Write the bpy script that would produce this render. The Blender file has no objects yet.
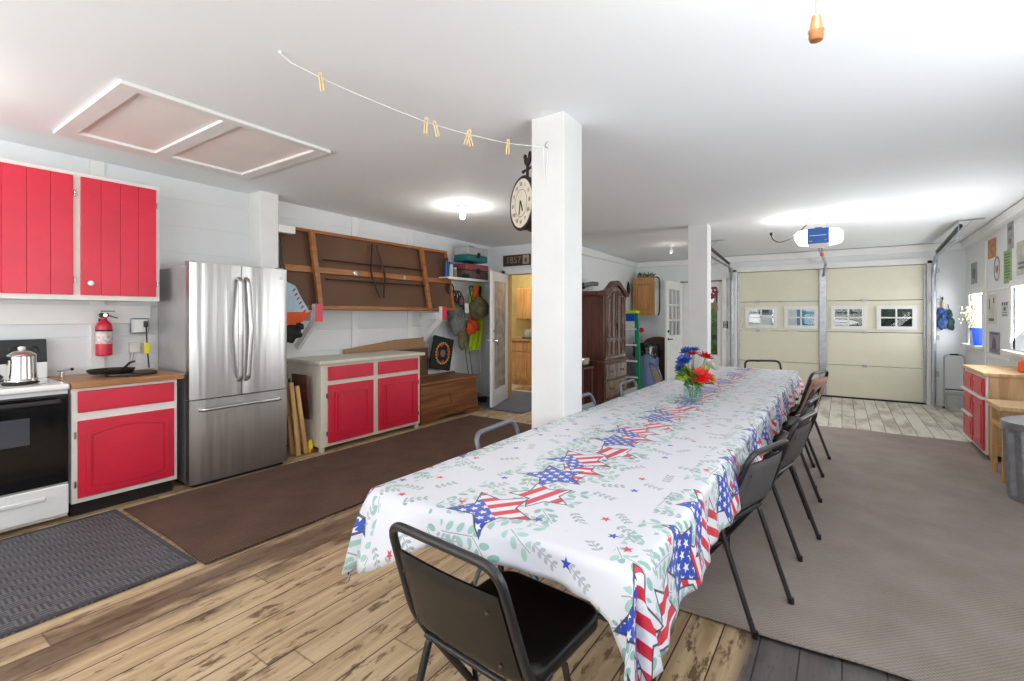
import bpy, bmesh, math, random
from mathutils import Vector, Matrix
C = bpy.context.scene.collection
PI = math.pi
rnd = random.Random(7)

# ------------------------------------------------------------------ camera
cd = bpy.data.cameras.new('camera'); cam = bpy.data.objects.new('camera', cd); C.objects.link(cam)
cam.location = (0, 0, 1.37)
cam.rotation_euler = (PI/2, 0, math.atan2(330, 480))
cd.sensor_width = 36.0; cd.lens = 480/1024*36.0; cd.shift_y = -25.5/1024; cd.clip_start = 0.02
bpy.context.scene.camera = cam

# ------------------------------------------------------------------ sky, daylight, exposure
sc = bpy.context.scene
sc.view_settings.view_transform = 'Standard'; sc.view_settings.look = 'None'
sc.view_settings.gamma = 1.0; sc.view_settings.use_curve_mapping = False
sc.view_settings.exposure = 0.10
w = bpy.data.worlds.new('overcast_sky'); sc.world = w; w.use_nodes = True
bg = w.node_tree.nodes['Background']; bg.inputs[0].default_value = (0.86, 0.93, 1.0, 1); bg.inputs[1].default_value = 0.75
sc.cycles.max_bounces = 10; sc.cycles.diffuse_bounces = 6; sc.cycles.transparent_max_bounces = 12
sc.cycles.sample_clamp_indirect = 4.0; sc.cycles.caustics_reflective = False; sc.cycles.caustics_refractive = False
sc.cycles.use_denoising = True

def area(name, loc, rot, sx, sy, energy, col=(1, 1, 1)):
    l = bpy.data.lights.new(name, 'AREA'); l.shape = 'RECTANGLE'; l.size = sx; l.size_y = sy; l.energy = energy; l.color = col
    o = bpy.data.objects.new(name, l); C.objects.link(o); o.location = loc; o.rotation_euler = rot; return o
# daylight at the right-hand windows, plus added unseen window lights tilted at the ceiling
DAY = (0.95, 0.98, 1.0)
area('fill_light_back', (-0.1, -2.66, 1.45), (PI/2+.95, 0, 0), 2.2, 1.5, 80, DAY)  # added light behind the camera, aimed up to brighten the ceiling
area('fill_light_back_left', (-3.1, -2.66, 1.45), (PI/2+1.05, 0, 0), 2.2, 1.5, 150, DAY)  # another added back light, stronger and tilted further up
area('daylight_side_window', (1.66, 6.55, 1.33), (PI/2+.6, 0, PI/2), 1.5, 0.85, 62, DAY)
area('fill_light_near_side', (1.66, 1.6, 1.45), (PI/2+.8, 0, PI/2), 2.6, 1.2, 72, DAY)  # added light at an unseen window, for the mid-room ceiling
area('daylight_small_window', (1.66, 8.9, 1.31), (PI/2, 0, PI/2), 0.75, 0.66, 16, DAY)

# ------------------------------------------------------------------ colours and materials
def lin(c):
    return tuple(((x/255)/12.92 if x/255 <= .04045 else ((x/255+.055)/1.055)**2.4) for x in c)
class S:                                    # a node socket with arithmetic
    def __init__(s, t, k): s.t = t; s.k = k
    def _m(s, op, *a, clamp=False):
        n = s.t.nodes.new('ShaderNodeMath'); n.operation = op; n.use_clamp = clamp
        for i, x in enumerate((s,)+a):
            if isinstance(x, S): s.t.links.new(x.k, n.inputs[i])
            else: n.inputs[i].default_value = x
        return S(s.t, n.outputs[0])
    def __add__(s, o): return s._m('ADD', o)
    __radd__ = __add__
    def __sub__(s, o): return s._m('SUBTRACT', o)
    def __rsub__(s, o): return (s*-1)+o
    def __mul__(s, o): return s._m('MULTIPLY', o)
    __rmul__ = __mul__
    def __truediv__(s, o): return s._m('DIVIDE', o)
    def __lt__(s, o): return s._m('LESS_THAN', o)
    def __gt__(s, o): return s._m('GREATER_THAN', o)
    def abs(s): return s._m('ABSOLUTE')
    def floor(s): return s._m('FLOOR')
    def mod(s, o): return s._m('FLOORED_MODULO', o)
    def min(s, o): return s._m('MINIMUM', o)
    def max(s, o): return s._m('MAXIMUM', o)
    def sin(s): return s._m('SINE')
    def cos(s): return s._m('COSINE')
    def atan2(s, o): return s._m('ARCTAN2', o)
    def sqrt(s): return s._m('SQRT')
    def smooth(s, a, b):
        n = s.t.nodes.new('ShaderNodeMapRange'); n.interpolation_type = 'SMOOTHSTEP'
        s.t.links.new(s.k, n.inputs[0]); n.inputs[1].default_value = a; n.inputs[2].default_value = b
        return S(s.t, n.outputs[0])
class T:                                    # a material under construction
    def __init__(s, name, rough=.5, metal=0.0):
        s.m = bpy.data.materials.new(name); s.m.use_nodes = True; s.t = s.m.node_tree
        s.b = s.t.nodes['Principled BSDF']; s.b.inputs['Roughness'].default_value = rough; s.b.inputs['Metallic'].default_value = metal
    def coord(s, kind='Object'):
        n = s.t.nodes.new('ShaderNodeTexCoord'); s.vec = n.outputs[kind]
        x = s.t.nodes.new('ShaderNodeSeparateXYZ'); s.t.links.new(s.vec, x.inputs[0])
        return [S(s.t, x.outputs[i]) for i in range(3)]
    def xyz(s, x, y, z=0.0):
        n = s.t.nodes.new('ShaderNodeCombineXYZ')
        for i, v in enumerate((x, y, z)):
            if isinstance(v, S): s.t.links.new(v.k, n.inputs[i])
            else: n.inputs[i].default_value = v
        return n.outputs[0]
    def noise(s, vec, scale, detail=3, rough=.55):
        n = s.t.nodes.new('ShaderNodeTexNoise'); s.t.links.new(vec, n.inputs['Vector'])
        n.inputs['Scale'].default_value = scale; n.inputs['Detail'].default_value = detail; n.inputs['Roughness'].default_value = rough
        return S(s.t, n.outputs[0])
    def white(s, v):
        n = s.t.nodes.new('ShaderNodeTexWhiteNoise'); n.noise_dimensions = '1D'; s.t.links.new(v.k, n.inputs['W']); return S(s.t, n.outputs[0])
    def voro(s, vec, scale, rand=.8):
        n = s.t.nodes.new('ShaderNodeTexVoronoi'); n.voronoi_dimensions = '2D'; s.t.links.new(vec, n.inputs['Vector'])
        n.inputs['Scale'].default_value = scale; n.inputs['Randomness'].default_value = rand
        a = s.t.nodes.new('ShaderNodeSeparateXYZ'); s.t.links.new(n.outputs['Position'], a.inputs[0])
        c = s.t.nodes.new('ShaderNodeSeparateColor'); s.t.links.new(n.outputs['Color'], c.inputs[0])
        return [S(s.t, a.outputs[0]), S(s.t, a.outputs[1])], [S(s.t, c.outputs[i]) for i in range(3)]
    def mix(s, f, a, b):
        n = s.t.nodes.new('ShaderNodeMix'); n.data_type = 'RGBA'
        if isinstance(f, S): s.t.links.new(f.k, n.inputs[0])
        else: n.inputs[0].default_value = f
        for i, v in ((6, a), (7, b)):
            if isinstance(v, tuple): n.inputs[i].default_value = v+(1,) if len(v) == 3 else v
            else: s.t.links.new(v, n.inputs[i])
        return n.outputs[2]
    def base(s, c):
        if isinstance(c, tuple): s.b.inputs['Base Color'].default_value = c+(1,)
        else: s.t.links.new(c, s.b.inputs['Base Color'])
    def bump(s, h, strength=.3, dist=.01):
        n = s.t.nodes.new('ShaderNodeBump'); n.inputs['Strength'].default_value = strength; n.inputs['Distance'].default_value = dist
        s.t.links.new(h.k, n.inputs['Height']); s.t.links.new(n.outputs[0], s.b.inputs['Normal'])

def M(name, c, rough=.5, metal=0.0, var=.06, scale=6.0, bump=0.0, coat=0.0):
    t = T(name, rough, metal); t.coord(); n = t.noise(t.vec, scale)
    l = lin(c); t.base(t.mix(n.smooth(.3, .7), tuple(x*(1-var) for x in l), tuple(min(1, x*(1+var)) for x in l)))
    if bump: t.bump(t.noise(t.vec, scale*12), bump, .003)
    if coat: t.b.inputs['Coat Weight'].default_value = coat; t.b.inputs['Coat Roughness'].default_value = .3
    return t.m
def WOOD(name, c1, c2, axis=2, rough=.45, dens=14, coat=0.0):
    t = T(name, rough); x = t.coord()
    v = [a*(1.0 if i == axis else dens) for i, a in enumerate(x)]
    vec = t.xyz(*v); n = t.noise(vec, 1.6, 5); n2 = t.noise(vec, 7, 2)
    t.base(t.mix((n*.7+n2*.3).smooth(.35, .65), lin(c1), lin(c2)))
    if coat: t.b.inputs['Coat Weight'].default_value = coat
    return t.m
def EMIT(name, c, s):
    t = T(name); t.base(lin(c)); t.b.inputs['Emission Color'].default_value = lin(c)+(1,); t.b.inputs['Emission Strength'].default_value = s; return t.m
def GLASS(name, tint=(1, 1, 1), gloss=.02):
    m = bpy.data.materials.new(name); m.use_nodes = True; t = m.node_tree; t.nodes.clear()
    o = t.nodes.new('ShaderNodeOutputMaterial'); a = t.nodes.new('ShaderNodeBsdfTransparent'); g = t.nodes.new('ShaderNodeBsdfGlossy'); x = t.nodes.new('ShaderNodeMixShader')
    a.inputs[0].default_value = tint+(1,); g.inputs['Roughness'].default_value = .02; x.inputs[0].default_value = gloss
    t.links.new(a.outputs[0], x.inputs[1]); t.links.new(g.outputs[0], x.inputs[2]); t.links.new(x.outputs[0], o.inputs[0]); return m

# ------------------------------------------------------------------ mesh helpers
def fillet(pts, r, n=5):
    P = [Vector(p) for p in pts]; out = [P[0]]
    for i in range(1, len(P)-1):
        a, b, c = P[i-1], P[i], P[i+1]; d1 = (a-b); d2 = (c-b)
        k = min(r, d1.length*.48, d2.length*.48); s = b+d1.normalized()*k; e = b+d2.normalized()*k
        for j in range(n+1):
            t = j/n; out.append(s*(1-t)**2+b*2*t*(1-t)+e*t*t)
    out.append(P[-1]); return out
class MB:
    def __init__(s): s.b = bmesh.new()
    def mark(s): return len(s.b.verts)
    def xf(s, m0, mat):
        s.b.verts.ensure_lookup_table()
        for v in s.b.verts[m0:]: v.co = mat @ v.co
        return s
    def box(s, x0, x1, y0, y1, z0, z1, bev=0.0):
        k = [s.b.verts.new((x, y, z)) for x in sorted((x0, x1)) for y in sorted((y0, y1)) for z in sorted((z0, z1))]
        fs = [s.b.faces.new([k[i] for i in f]) for f in ((0, 1, 3, 2), (4, 6, 7, 5), (0, 4, 5, 1), (2, 3, 7, 6), (0, 2, 6, 4), (1, 5, 7, 3))]
        if bev:
            bev = min(bev, abs(x1-x0)*.45, abs(y1-y0)*.45, abs(z1-z0)*.45)
            es = list({e for f in fs for e in f.edges}); bmesh.ops.bevel(s.b, geom=es, offset=bev, segments=2, affect='EDGES', profile=.5)
        return s
    def obox(s, a, b, wx, wy, up=(0, 0, 1), bev=0.0):      # a bar of section wx * wy from a to b
        a = Vector(a); b = Vector(b); d = (b-a); L = d.length; d.normalize(); u = Vector(up)
        x = d.cross(u)
        if x.length < 1e-4: x = d.cross(Vector((1, 0, 0)))
        x.normalize(); y = x.cross(d).normalized(); t = MB(); t.box(-wx/2, wx/2, -wy/2, wy/2, 0, L, bev)
        m = Matrix((x, y, d)).transposed().to_4x4(); m.translation = a; t.xf(0, m); s.join(t); return s
    def join(s, o, m=None):
        me = bpy.data.meshes.new('tmp'); o.b.to_mesh(me)
        if m is not None: me.transform(m)
        s.b.from_mesh(me); bpy.data.meshes.remove(me); return s
    def cyl(s, p0, p1, r0, r1=None, n=16):
        return s.tube([p0, p1], r0, n, r_end=r1 if r1 is not None else r0)
    def tube(s, pts, r, n=8, closed=False, r_end=None, flat=1.0):
        P = [Vector(p) for p in pts]; N = len(P); rings = []; ref = None
        for i, p in enumerate(P):
            if closed: d = P[(i+1) % N]-P[i-1]
            else: d = (P[min(i+1, N-1)]-P[max(i-1, 0)])
            d.normalize()
            if ref is None:
                ref = d.cross(Vector((0, 0, 1)))
                if ref.length < .05: ref = d.cross(Vector((0, 1, 0)))
            else: ref = ref-d*ref.dot(d)
            ref.normalize(); y = d.cross(ref); rr = r if r_end is None else r+(r_end-r)*i/(N-1)
            rings.append([s.b.verts.new(p+ref*math.cos(2*PI*k/n)*rr+y*math.sin(2*PI*k/n)*rr*flat) for k in range(n)])
        for i in range(N if closed else N-1):
            A, B = rings[i], rings[(i+1) % N]
            for k in range(n): s.b.faces.new((A[k], A[(k+1) % n], B[(k+1) % n], B[k]))
        if not closed: s.b.faces.new(rings[0][::-1]); s.b.faces.new(rings[-1])
        return s
    def lathe(s, prof, c=(0, 0, 0), n=24, ax='z'):
        rings = []
        for r, z in prof:
            ring = []
            for k in range(n):
                a = 2*PI*k/n; p = (r*math.cos(a), r*math.sin(a), z)
                if ax == 'x': p = (z, r*math.cos(a), r*math.sin(a))
                if ax == 'y': p = (r*math.cos(a), z, r*math.sin(a))
                ring.append(s.b.verts.new((p[0]+c[0], p[1]+c[1], p[2]+c[2])))
            rings.append(ring)
        for A, B in zip(rings, rings[1:]):
            for k in range(n): s.b.faces.new((A[k], A[(k+1) % n], B[(k+1) % n], B[k]))
        s.b.faces.new(rings[0][::-1]); s.b.faces.new(rings[-1]); return s
    def prism(s, pts, ax, a0, a1):
        def q(p, a): return {'x': (a, p[0], p[1]), 'y': (p[0], a, p[1]), 'z': (p[0], p[1], a)}[ax]
        A = [s.b.verts.new(q(p, a0)) for p in pts]; B = [s.b.verts.new(q(p, a1)) for p in pts]; n = len(pts)
        s.b.faces.new(A[::-1]); s.b.faces.new(B)
        for k in range(n): s.b.faces.new((A[k], A[(k+1) % n], B[(k+1) % n], B[k]))
        return s
    def frame(s, pts_o, pts_i, ax, a0, a1):                 # ring between two outlines, extruded
        def q(p, a): return {'x': (a, p[0], p[1]), 'y': (p[0], a, p[1]), 'z': (p[0], p[1], a)}[ax]
        n = len(pts_o); V = [[s.b.verts.new(q(p, a)) for p in pp] for pp in (pts_o, pts_i) for a in (a0, a1)]
        for k in range(n):
            j = (k+1) % n
            for A, B in ((0, 1), (1, 3), (3, 2), (2, 0)): s.b.faces.new((V[A][k], V[A][j], V[B][j], V[B][k]))
        return s
    def ell(s, c, rx, ry=None, rz=None, u=16, v=10):
        ry = ry or rx; rz = rz or rx
        s.last = bmesh.ops.create_uvsphere(s.b, u_segments=u, v_segments=v, radius=1)['verts']
        for p in s.last: p.co = Vector((p.co.x*rx+c[0], p.co.y*ry+c[1], p.co.z*rz+c[2]))
        return s
    def grid(s, fn, nu, nv, thick=0.0):
        V = [[s.b.verts.new(fn(i/nu, j/nv)) for j in range(nv+1)] for i in range(nu+1)]
        fs = [s.b.faces.new((V[i][j], V[i+1][j], V[i+1][j+1], V[i][j+1])) for i in range(nu) for j in range(nv)]
        if thick: bmesh.ops.recalc_face_normals(s.b, faces=fs); bmesh.ops.solidify(s.b, geom=fs, thickness=thick)
        return s
    def build(s, name, mat, parent=None, local=False, label=None, sharp=.85, recalc=True):
        if recalc: bmesh.ops.recalc_face_normals(s.b, faces=s.b.faces[:])
        for f in s.b.faces: f.smooth = True
        for e in s.b.edges:
            if len(e.link_faces) == 2 and e.calc_face_angle(0) > sharp: e.smooth = False
        me = bpy.data.meshes.new(name); s.b.to_mesh(me); s.b.free(); me.materials.append(mat)
        o = bpy.data.objects.new(name, me); C.objects.link(o)
        wn = o.modifiers.new('weighted_normal', 'WEIGHTED_NORMAL'); wn.keep_sharp = True
        if parent is not None:
            o.parent = parent
            if not local:
                r = parent; off = Vector((0, 0, 0))
                while r is not None: off += r.location; r = r.parent
                me.transform(Matrix.Translation(-off))
        elif not local:
            xs = [v.co for v in me.vertices]
            c = Vector(((min(v.x for v in xs)+max(v.x for v in xs))/2, (min(v.y for v in xs)+max(v.y for v in xs))/2, min(v.z for v in xs)))
            me.transform(Matrix.Translation(-c)); o.location = c
        if label: o['label'] = label
        return o
def blob(mb, c, r, amp=.12, seed=0, u=24, v=16):
    q = random.Random(seed); ph = [q.uniform(0, 6) for _ in range(6)]; mb.ell((0, 0, 0), 1, 1, 1, u, v)
    for p in mb.last:
        n = p.co.copy(); k = 1+amp*(math.sin(n.x*3+ph[0])*math.sin(n.y*4+ph[1])+.6*math.sin(n.z*6+ph[2]+n.y*3)+.4*math.sin(n.y*11+ph[3]))
        p.co = Vector((n.x*r[0]*k+c[0], n.y*r[1]*k+c[1], n.z*r[2]*k+c[2]))
    return mb
def tag(o, label, cat, group=None):
    o['label'] = label; o['category'] = cat
    if group: o['group'] = group
    return o
def thing(name, label, cat, loc, rot=(0, 0, 0), group=None):
    o = bpy.data.objects.new(name, None); C.objects.link(o); o.empty_display_size = .05
    o.location = loc; o.rotation_euler = rot; return tag(o, label, cat, group)
def struct(name, mb, mat, parent=None):
    o = mb.build(name, mat, parent, local=True)
    if parent is None: o['kind'] = 'structure'
    return o
def dup(o, loc=None, rot=None, label=None, parent=None):
    c = o.copy(); C.objects.link(c)
    if parent is not None: c.parent = parent
    if loc is not None: c.location = loc
    if rot is not None: c.rotation_euler = rot
    if label: c['label'] = label
    for ch in list(o.children): dup(ch, parent=c)
    return c
def B(*a, **k): return MB().box(*a, **k)
def text(name, body, size, mat, loc, rot, parent=None, ext=.001, align='CENTER'):
    cu = bpy.data.curves.new(name, 'FONT'); cu.body = body; cu.size = size; cu.extrude = ext; cu.align_x = align; cu.align_y = 'CENTER'
    tmp = bpy.data.objects.new(name+'_outline', cu); C.objects.link(tmp); bpy.context.view_layer.update()
    me = bpy.data.meshes.new_from_object(tmp.evaluated_get(bpy.context.evaluated_depsgraph_get()))
    bpy.data.objects.remove(tmp); bpy.data.curves.remove(cu); me.materials.clear(); me.materials.append(mat)
    o = bpy.data.objects.new(name, me); C.objects.link(o); o.rotation_euler = rot; o.location = loc
    if parent is not None:
        o.parent = parent; off = Vector((0, 0, 0)); r = parent
        while r is not None: off += r.location; r = r.parent
        o.location = Vector(loc)-off
    return o

# ------------------------------------------------------------------ materials
m_white = M('white_painted_boards', (226, 228, 230), .55, var=.025, scale=1.5)
m_trim = M('white_trim_paint', (232, 232, 230), .45, var=.02)
m_post = M('white_post_paint', (214, 214, 213), .55, var=.03, scale=3)
m_ceil = M('white_ceiling_paint', (238, 241, 244), .8, var=.008, scale=.8)
m_red = M('red_gloss_paint', (208, 25, 57), .42, var=.08, scale=2.5, coat=.3)
m_cab = M('white_cabinet_paint', (232, 230, 224), .4, var=.02)
m_cream = M('cream_cabinet_paint', (222, 214, 200), .45, var=.03)
m_creamtop = M('cream_laminate', (212, 207, 190), .4, var=.03)
m_butcher = WOOD('butcher_block', (150, 100, 58), (190, 138, 90), 1, .4)
m_oak = WOOD('golden_oak', (176, 122, 62), (206, 156, 94), 2, .4)
m_maple = WOOD('pale_maple', (198, 156, 108), (224, 186, 140), 2, .45)
m_pine = WOOD('pine', (196, 150, 92), (220, 178, 120), 2, .45)
m_chest = WOOD('chest_walnut', (104, 60, 28), (146, 92, 50), 1, .45)
m_dark = WOOD('dark_walnut', (58, 31, 23), (98, 52, 38), 2, .3, coat=.3)
m_hard = M('brown_hardboard', (98, 68, 46), .65, var=.1, scale=2)
m_slat = WOOD('orange_brown_slat', (140, 86, 44), (172, 112, 62), 1, .45)
m_black = M('black_plastic', (22, 22, 24), .45, var=.1)
m_blackgloss = M('black_glass_enamel', (10, 10, 12), .08, var=.05)
m_vinyl = M('black_vinyl', (20, 19, 19), .38, var=.1, scale=30, bump=.15)
m_vinyl2 = M('charcoal_vinyl', (74, 72, 74), .5, var=.06, scale=20, bump=.1)
m_frame = M('black_enamel_tube', (34, 33, 34), .35, var=.06)
m_gframe = M('grey_enamel_tube', (110, 116, 126), .35, .4, var=.06)
m_grey = M('grey_vinyl', (150, 152, 154), .5, var=.06)
m_tan = M('tan_vinyl', (170, 128, 108), .5, var=.06)
m_beige = M('beige_vinyl', (176, 164, 152), .5, var=.05)
m_side = M('grey_appliance_side', (172, 172, 172), .35, .3, var=.04)
m_galv = M('galvanised_steel', (168, 172, 178), .38, .75, var=.12, scale=14)
m_chrome = M('polished_chrome', (214, 210, 204), .12, 1.0, var=.03)
m_porc = M('white_porcelain', (236, 236, 234), .25, var=.01)
m_iron = M('cast_iron', (52, 42, 38), .5, .3, var=.15, scale=20)
m_rod = M('bronze_rod', (58, 40, 32), .4, .5)
m_yellow = M('yellow_plastic', (232, 220, 40), .4)
m_lime = M('lime_hi_vis_cloth', (196, 226, 26), .7, var=.08)
m_orange = M('orange_cloth', (226, 84, 34), .7, var=.08)
m_olive = M('olive_canvas', (104, 96, 66), .8, var=.25, scale=16)
m_greybag = M('grey_canvas', (110, 112, 108), .8, var=.2, scale=20)
m_blackcloth = M('black_cloth', (26, 26, 28), .8, var=.15)
m_teal = M('teal_plastic', (24, 104, 108), .4)
m_maroon = M('maroon_plastic', (136, 66, 74), .45)
m_greybox = M('grey_plastic', (176, 176, 176), .45)
m_brownbox = M('olive_brown_plastic', (92, 84, 74), .5)
m_blue = M('blue_plastic', (22, 92, 176), .35, var=.03)
m_skyblue = M('pale_blue_cloth', (176, 206, 220), .8)
m_green = M('green_fibreglass', (22, 138, 104), .4, var=.06)
m_leaf = M('leaf_green', (84, 128, 44), .6, var=.3, scale=14)
m_leaf2 = M('dark_leaf_green', (52, 86, 44), .6, var=.35, scale=9)
m_leaf3 = M('yellow_green_leaf', (150, 176, 62), .6, var=.3, scale=14)
m_fred = M('red_petal', (214, 22, 30), .5, var=.15, scale=20)
m_fblue = M('blue_petal', (58, 84, 170), .55, var=.2, scale=20)
m_fwhite = M('white_petal', (236, 236, 226), .6)
m_forange = M('orange_petal', (228, 128, 40), .6)
m_bin = M('slate_blue_plastic', (104, 122, 160), .5, var=.05)
m_bag = M('black_bin_liner', (18, 18, 20), .22, var=.2)
m_cream_door = M('cream_steel_door', (224, 220, 200), .5, var=.015)
m_cord = M('white_cord', (236, 236, 234), .7)
m_card = M('brown_cardboard', (158, 122, 88), .75, var=.06)
m_label = M('paper_label', (226, 222, 214), .6)
m_ink = M('dark_ink', (40, 38, 40), .7)
m_purple = M('dark_blue_enamel', (30, 70, 130), .4)
m_glass = GLASS('window_glass')
m_vase = GLASS('aqua_vase_glass', (.84, .95, .96), .10)
m_frost = M('wavy_obscured_glass', (150, 156, 158), .15, .0, var=.35, scale=7)
m_greybrown = M('grey_brown_shade_glass', (74, 76, 84), .15, .2)
m_bulb = EMIT('lit_bulb', (255, 247, 232), 14)
m_lens = EMIT('lit_lamp_cover', (255, 252, 244), 2.2)
m_clay = M('clock_face_paint', (226, 218, 200), .6, var=.05, scale=12)
m_rugblue = M('slate_rug', (100, 106, 118), .9, var=.1, scale=60)

def floor_mat():
    t = T('weathered_plank_floor', .6); x, y, z = t.coord()
    pw = .142; u = x/pw; i = u.floor(); fr = u-i; r1 = t.white(i); r2 = t.white(i+71.3)
    L = (y+r2*4)/3.4; j = L.floor(); lf = L-j; r3 = t.white(i*17.1+j*3.7)
    g = t.noise(t.xyz(x*22+r3*40, y*1.5, r3*9), 1.0, 5, .62); st = t.noise(t.xyz(x*2.4, y*.8+r3*6, 0.0), 1.8, 4, .6)
    sp = t.noise(t.xyz(x*17, y*4.6+r3*20, 3.0), 1.5, 4, .65)
    c = t.mix(g.smooth(.3, .72), lin((166, 138, 104)), lin((210, 186, 150)))
    c = t.mix((r3-.5).abs()*.5, c, lin((184, 158, 124)))
    band = ((x+2.68).abs()).smooth(.5, .05)                 # worn dark strip beside the mats
    c = t.mix((st*.75+band*.26).smooth(.5, .66)*.78, c, lin((80, 56, 46)))
    c = t.mix(sp.smooth(.54, .64)*st.smooth(.30, .52)*.85, c, lin((92, 66, 44)))
    # bleached boards at the garage-door end
    gy = (y+st*.6).smooth(5.9, 6.6)*((x+3.0).smooth(.5, 1.6))
    pale = t.mix(st.smooth(.4, .68), lin((226, 222, 212)), lin((168, 160, 146)))
    c = t.mix(gy*.9, c, pale)
    # grey paint left on the boards under the carpet's near edge
    gp = (x+(g-.5)*.12).smooth(-.36, -.30)*(1-(y-3.2).smooth(0.0, .3))
    c = t.mix(gp*.92, c, t.mix(g, lin((66, 68, 72)), lin((92, 92, 94))))
    gap = ((fr-.5).abs().smooth(.470, .490)).max(((lf-.5).abs().smooth(.4985, .4995)*.5))
    c = t.mix(gap*.95, c, lin((46, 34, 26)))
    t.base(c); t.bump(g*.3-gap, .35, .004)
    t.b.inputs['Roughness'].default_value = .55
    return t.m
def carpet_mat(name, c1, c2, rib=.02, rough=.95):
    t = T(name, rough); x, y, z = t.coord(); n = t.noise(t.vec, 3, 4)
    wv = ((x*(2*PI/rib)+(y*41).sin()*.5).sin()*(y*(2*PI/rib)).sin())*.5+.5; f = t.noise(t.vec, 160, 2)
    t.base(t.mix((n*.5+wv*.3+f*.3).smooth(.3, .8), lin(c1), lin(c2))); t.bump(wv+f, .5, .004); return t.m
def checker_mat():
    t = T('grey_rubber_mat', .65); x, y, z = t.coord(); q = .066
    a = ((x/q).floor()+(y/q).floor()).mod(2.0); s1 = ((x*(2*PI/.022)).sin()).smooth(-.3, .3); s2 = ((y*(2*PI/.022)).sin()).smooth(-.3, .3)
    h = s1*a+s2*(1-a); n = t.noise(t.vec, 5, 4)
    t.base(t.mix(h*.6+n*.4, lin((46, 46, 50)), lin((112, 112, 116)))); t.bump(h, .7, .006); return t.m
def cloth_mat():
    t = T('printed_tablecloth', .42)
    n = t.t.nodes.new('ShaderNodeUVMap'); n.uv_map = 'UVMap'; sx = t.t.nodes.new('ShaderNodeSeparateXYZ'); t.t.links.new(n.outputs[0], sx.inputs[0])
    U = S(t.t, sx.outputs[0]); V = S(t.t, sx.outputs[1]); vec = n.outputs[0]
    def star(x, y, r, k=.43):
        a = x.atan2(y); s = (a+PI/5).mod(2*PI/5)-PI/5; l = (x*x+y*y).sqrt(); qx = l*s.cos(); qy = l*(s.sin().abs())
        ri = r*k; ex = ri*math.cos(PI/5)-r; ey = ri*math.sin(PI/5); L = math.hypot(ex, ey); nx, ny = ey/L, -ex/L
        return (qx-r)*nx+qy*ny
    def rot(x, y, a):
        if isinstance(a, S): c, s = a.cos(), a.sin()
        else: c, s = math.cos(a), math.sin(a)
        return x*c-y*s, x*s+y*c
    col = lin((206, 206, 214))
    edge = U.abs()-.58; side = U.abs() > .32
    cu = U*(1-side)+edge*side; cv = V+side*.17
    near = 1-(cu.abs()).smooth(.12, .21)
    # sprigs: scattered thin ones, dense ones along the star chains
    def sprig(c, scale, mask, lc1, lc2, ls):
        p, rgb = t.voro(vec, scale, .75); x, y = rot(U-p[0], V-p[1], rgb[0]*6.283)
        per = .030*ls; kx = x.mod(per)-per/2; ky = y.abs()-.013*ls; ex, ey = rot(kx, ky, .75)
        leaf = ((ex*ex)/(.0125*ls)**2+(ey*ey)/(.0068*ls)**2) < 1.0
        on = leaf*(x.abs() < .055*ls)*mask
        stem = (y.abs() < .0016)*(x.abs() < .058*ls)*mask
        c = t.mix(stem*.7, c, lin((110, 120, 116)))
        return t.mix(on*.85, c, t.mix(rgb[1], lc1, lc2))
    rr = t.noise(vec, 1.3, 1)
    col = sprig(sprig(col, 6.3, rr > .36, lin((112, 146, 140)), lin((150, 160, 164)), .72), 4.3, rr < .52, lin((120, 152, 146)), lin((156, 164, 170)), .62)
    col = sprig(col, 9.0, near > .15, lin((98, 158, 144)), lin((146, 186, 174)), 1.4)
    # little stars
    p, rgb = t.voro(vec, 5.0, .8); x, y = rot(U-p[0], V-p[1], rgb[0]*6.283)
    d = star(x, y, .018); col = t.mix((d < 0)*1.0, col, t.mix(rgb[1] > .5, lin((196, 52, 70)), lin((40, 66, 170))))
    # chains of flag stars
    P = .60
    RED, BLU, WHT = lin((196, 26, 52)), lin((28, 64, 164)), lin((214, 214, 222))
    def blue(x, y):
        g = .036; row = (y/g).floor(); xx = x+row*(g/2); a = xx.mod(g)-g/2; b = y.mod(g)-g/2
        return t.mix(star(a, b, .0155) < 0, BLU, WHT)
    def stripes(x, y): return t.mix((y.mod(.056)) < .028, WHT, RED)
    def layer(c, off, r, a0, jit, du, kind):
        q = cv-off; k = (q/P).floor(); ly = q-k*P-P/2; wn = t.white(k+off*7.7+side*13.0)
        x, y = rot(cu-du, ly, (wn-.5)*jit+a0); d = star(x, y, r, .5).max((.02-(k*P+(P/2+off)))*(1-side)*60-side*10)
        if kind == 'flag': f = t.mix(x < -.012, stripes(x, y), blue(x, y))
        elif kind == 'blue': f = blue(x, y)
        else: f = stripes(x, y)
        c = t.mix(d < 0, c, f); return t.mix((d.abs() < .0028)*.9, c, lin((40, 40, 60)))
    col = layer(col, .25, .105, 2.6, .6, .04, 'stripe')
    col = layer(col, .16, .122, .5, .6, -.01, 'blue')
    col = layer(col, -.03, .112, 1.9, .6, .05, 'stripe')
    col = layer(col, -.21, .142, -.93, .35, -.02, 'flag')
    t.base(col); t.b.inputs['Sheen Weight'].default_value = .1
    wr = t.noise(vec, 6, 3); t.bump(wr, .12, .01)
    return t.m
m_floor = floor_mat()
m_taupe = carpet_mat('taupe_carpet', (136, 124, 116), (168, 156, 149), .022)
m_brown = carpet_mat('brown_ribbed_runner', (66, 46, 36), (108, 80, 64), .026)
m_rubber = checker_mat()
m_cloth = cloth_mat()
m_steel = None
def steel():
    t = T('brushed_stainless_steel', .33, 1.0); x, y, z = t.coord(); n = t.noise(t.xyz(x*2, y*260, z*1.2), 1, 2)
    t.base(t.mix(n, lin((186, 185, 184)), lin((220, 219, 218))))
    w2 = t.noise(t.xyz(x, y*7, z*.35), 1.0, 2); t.bump(w2, .35, .05); return t.m
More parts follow.
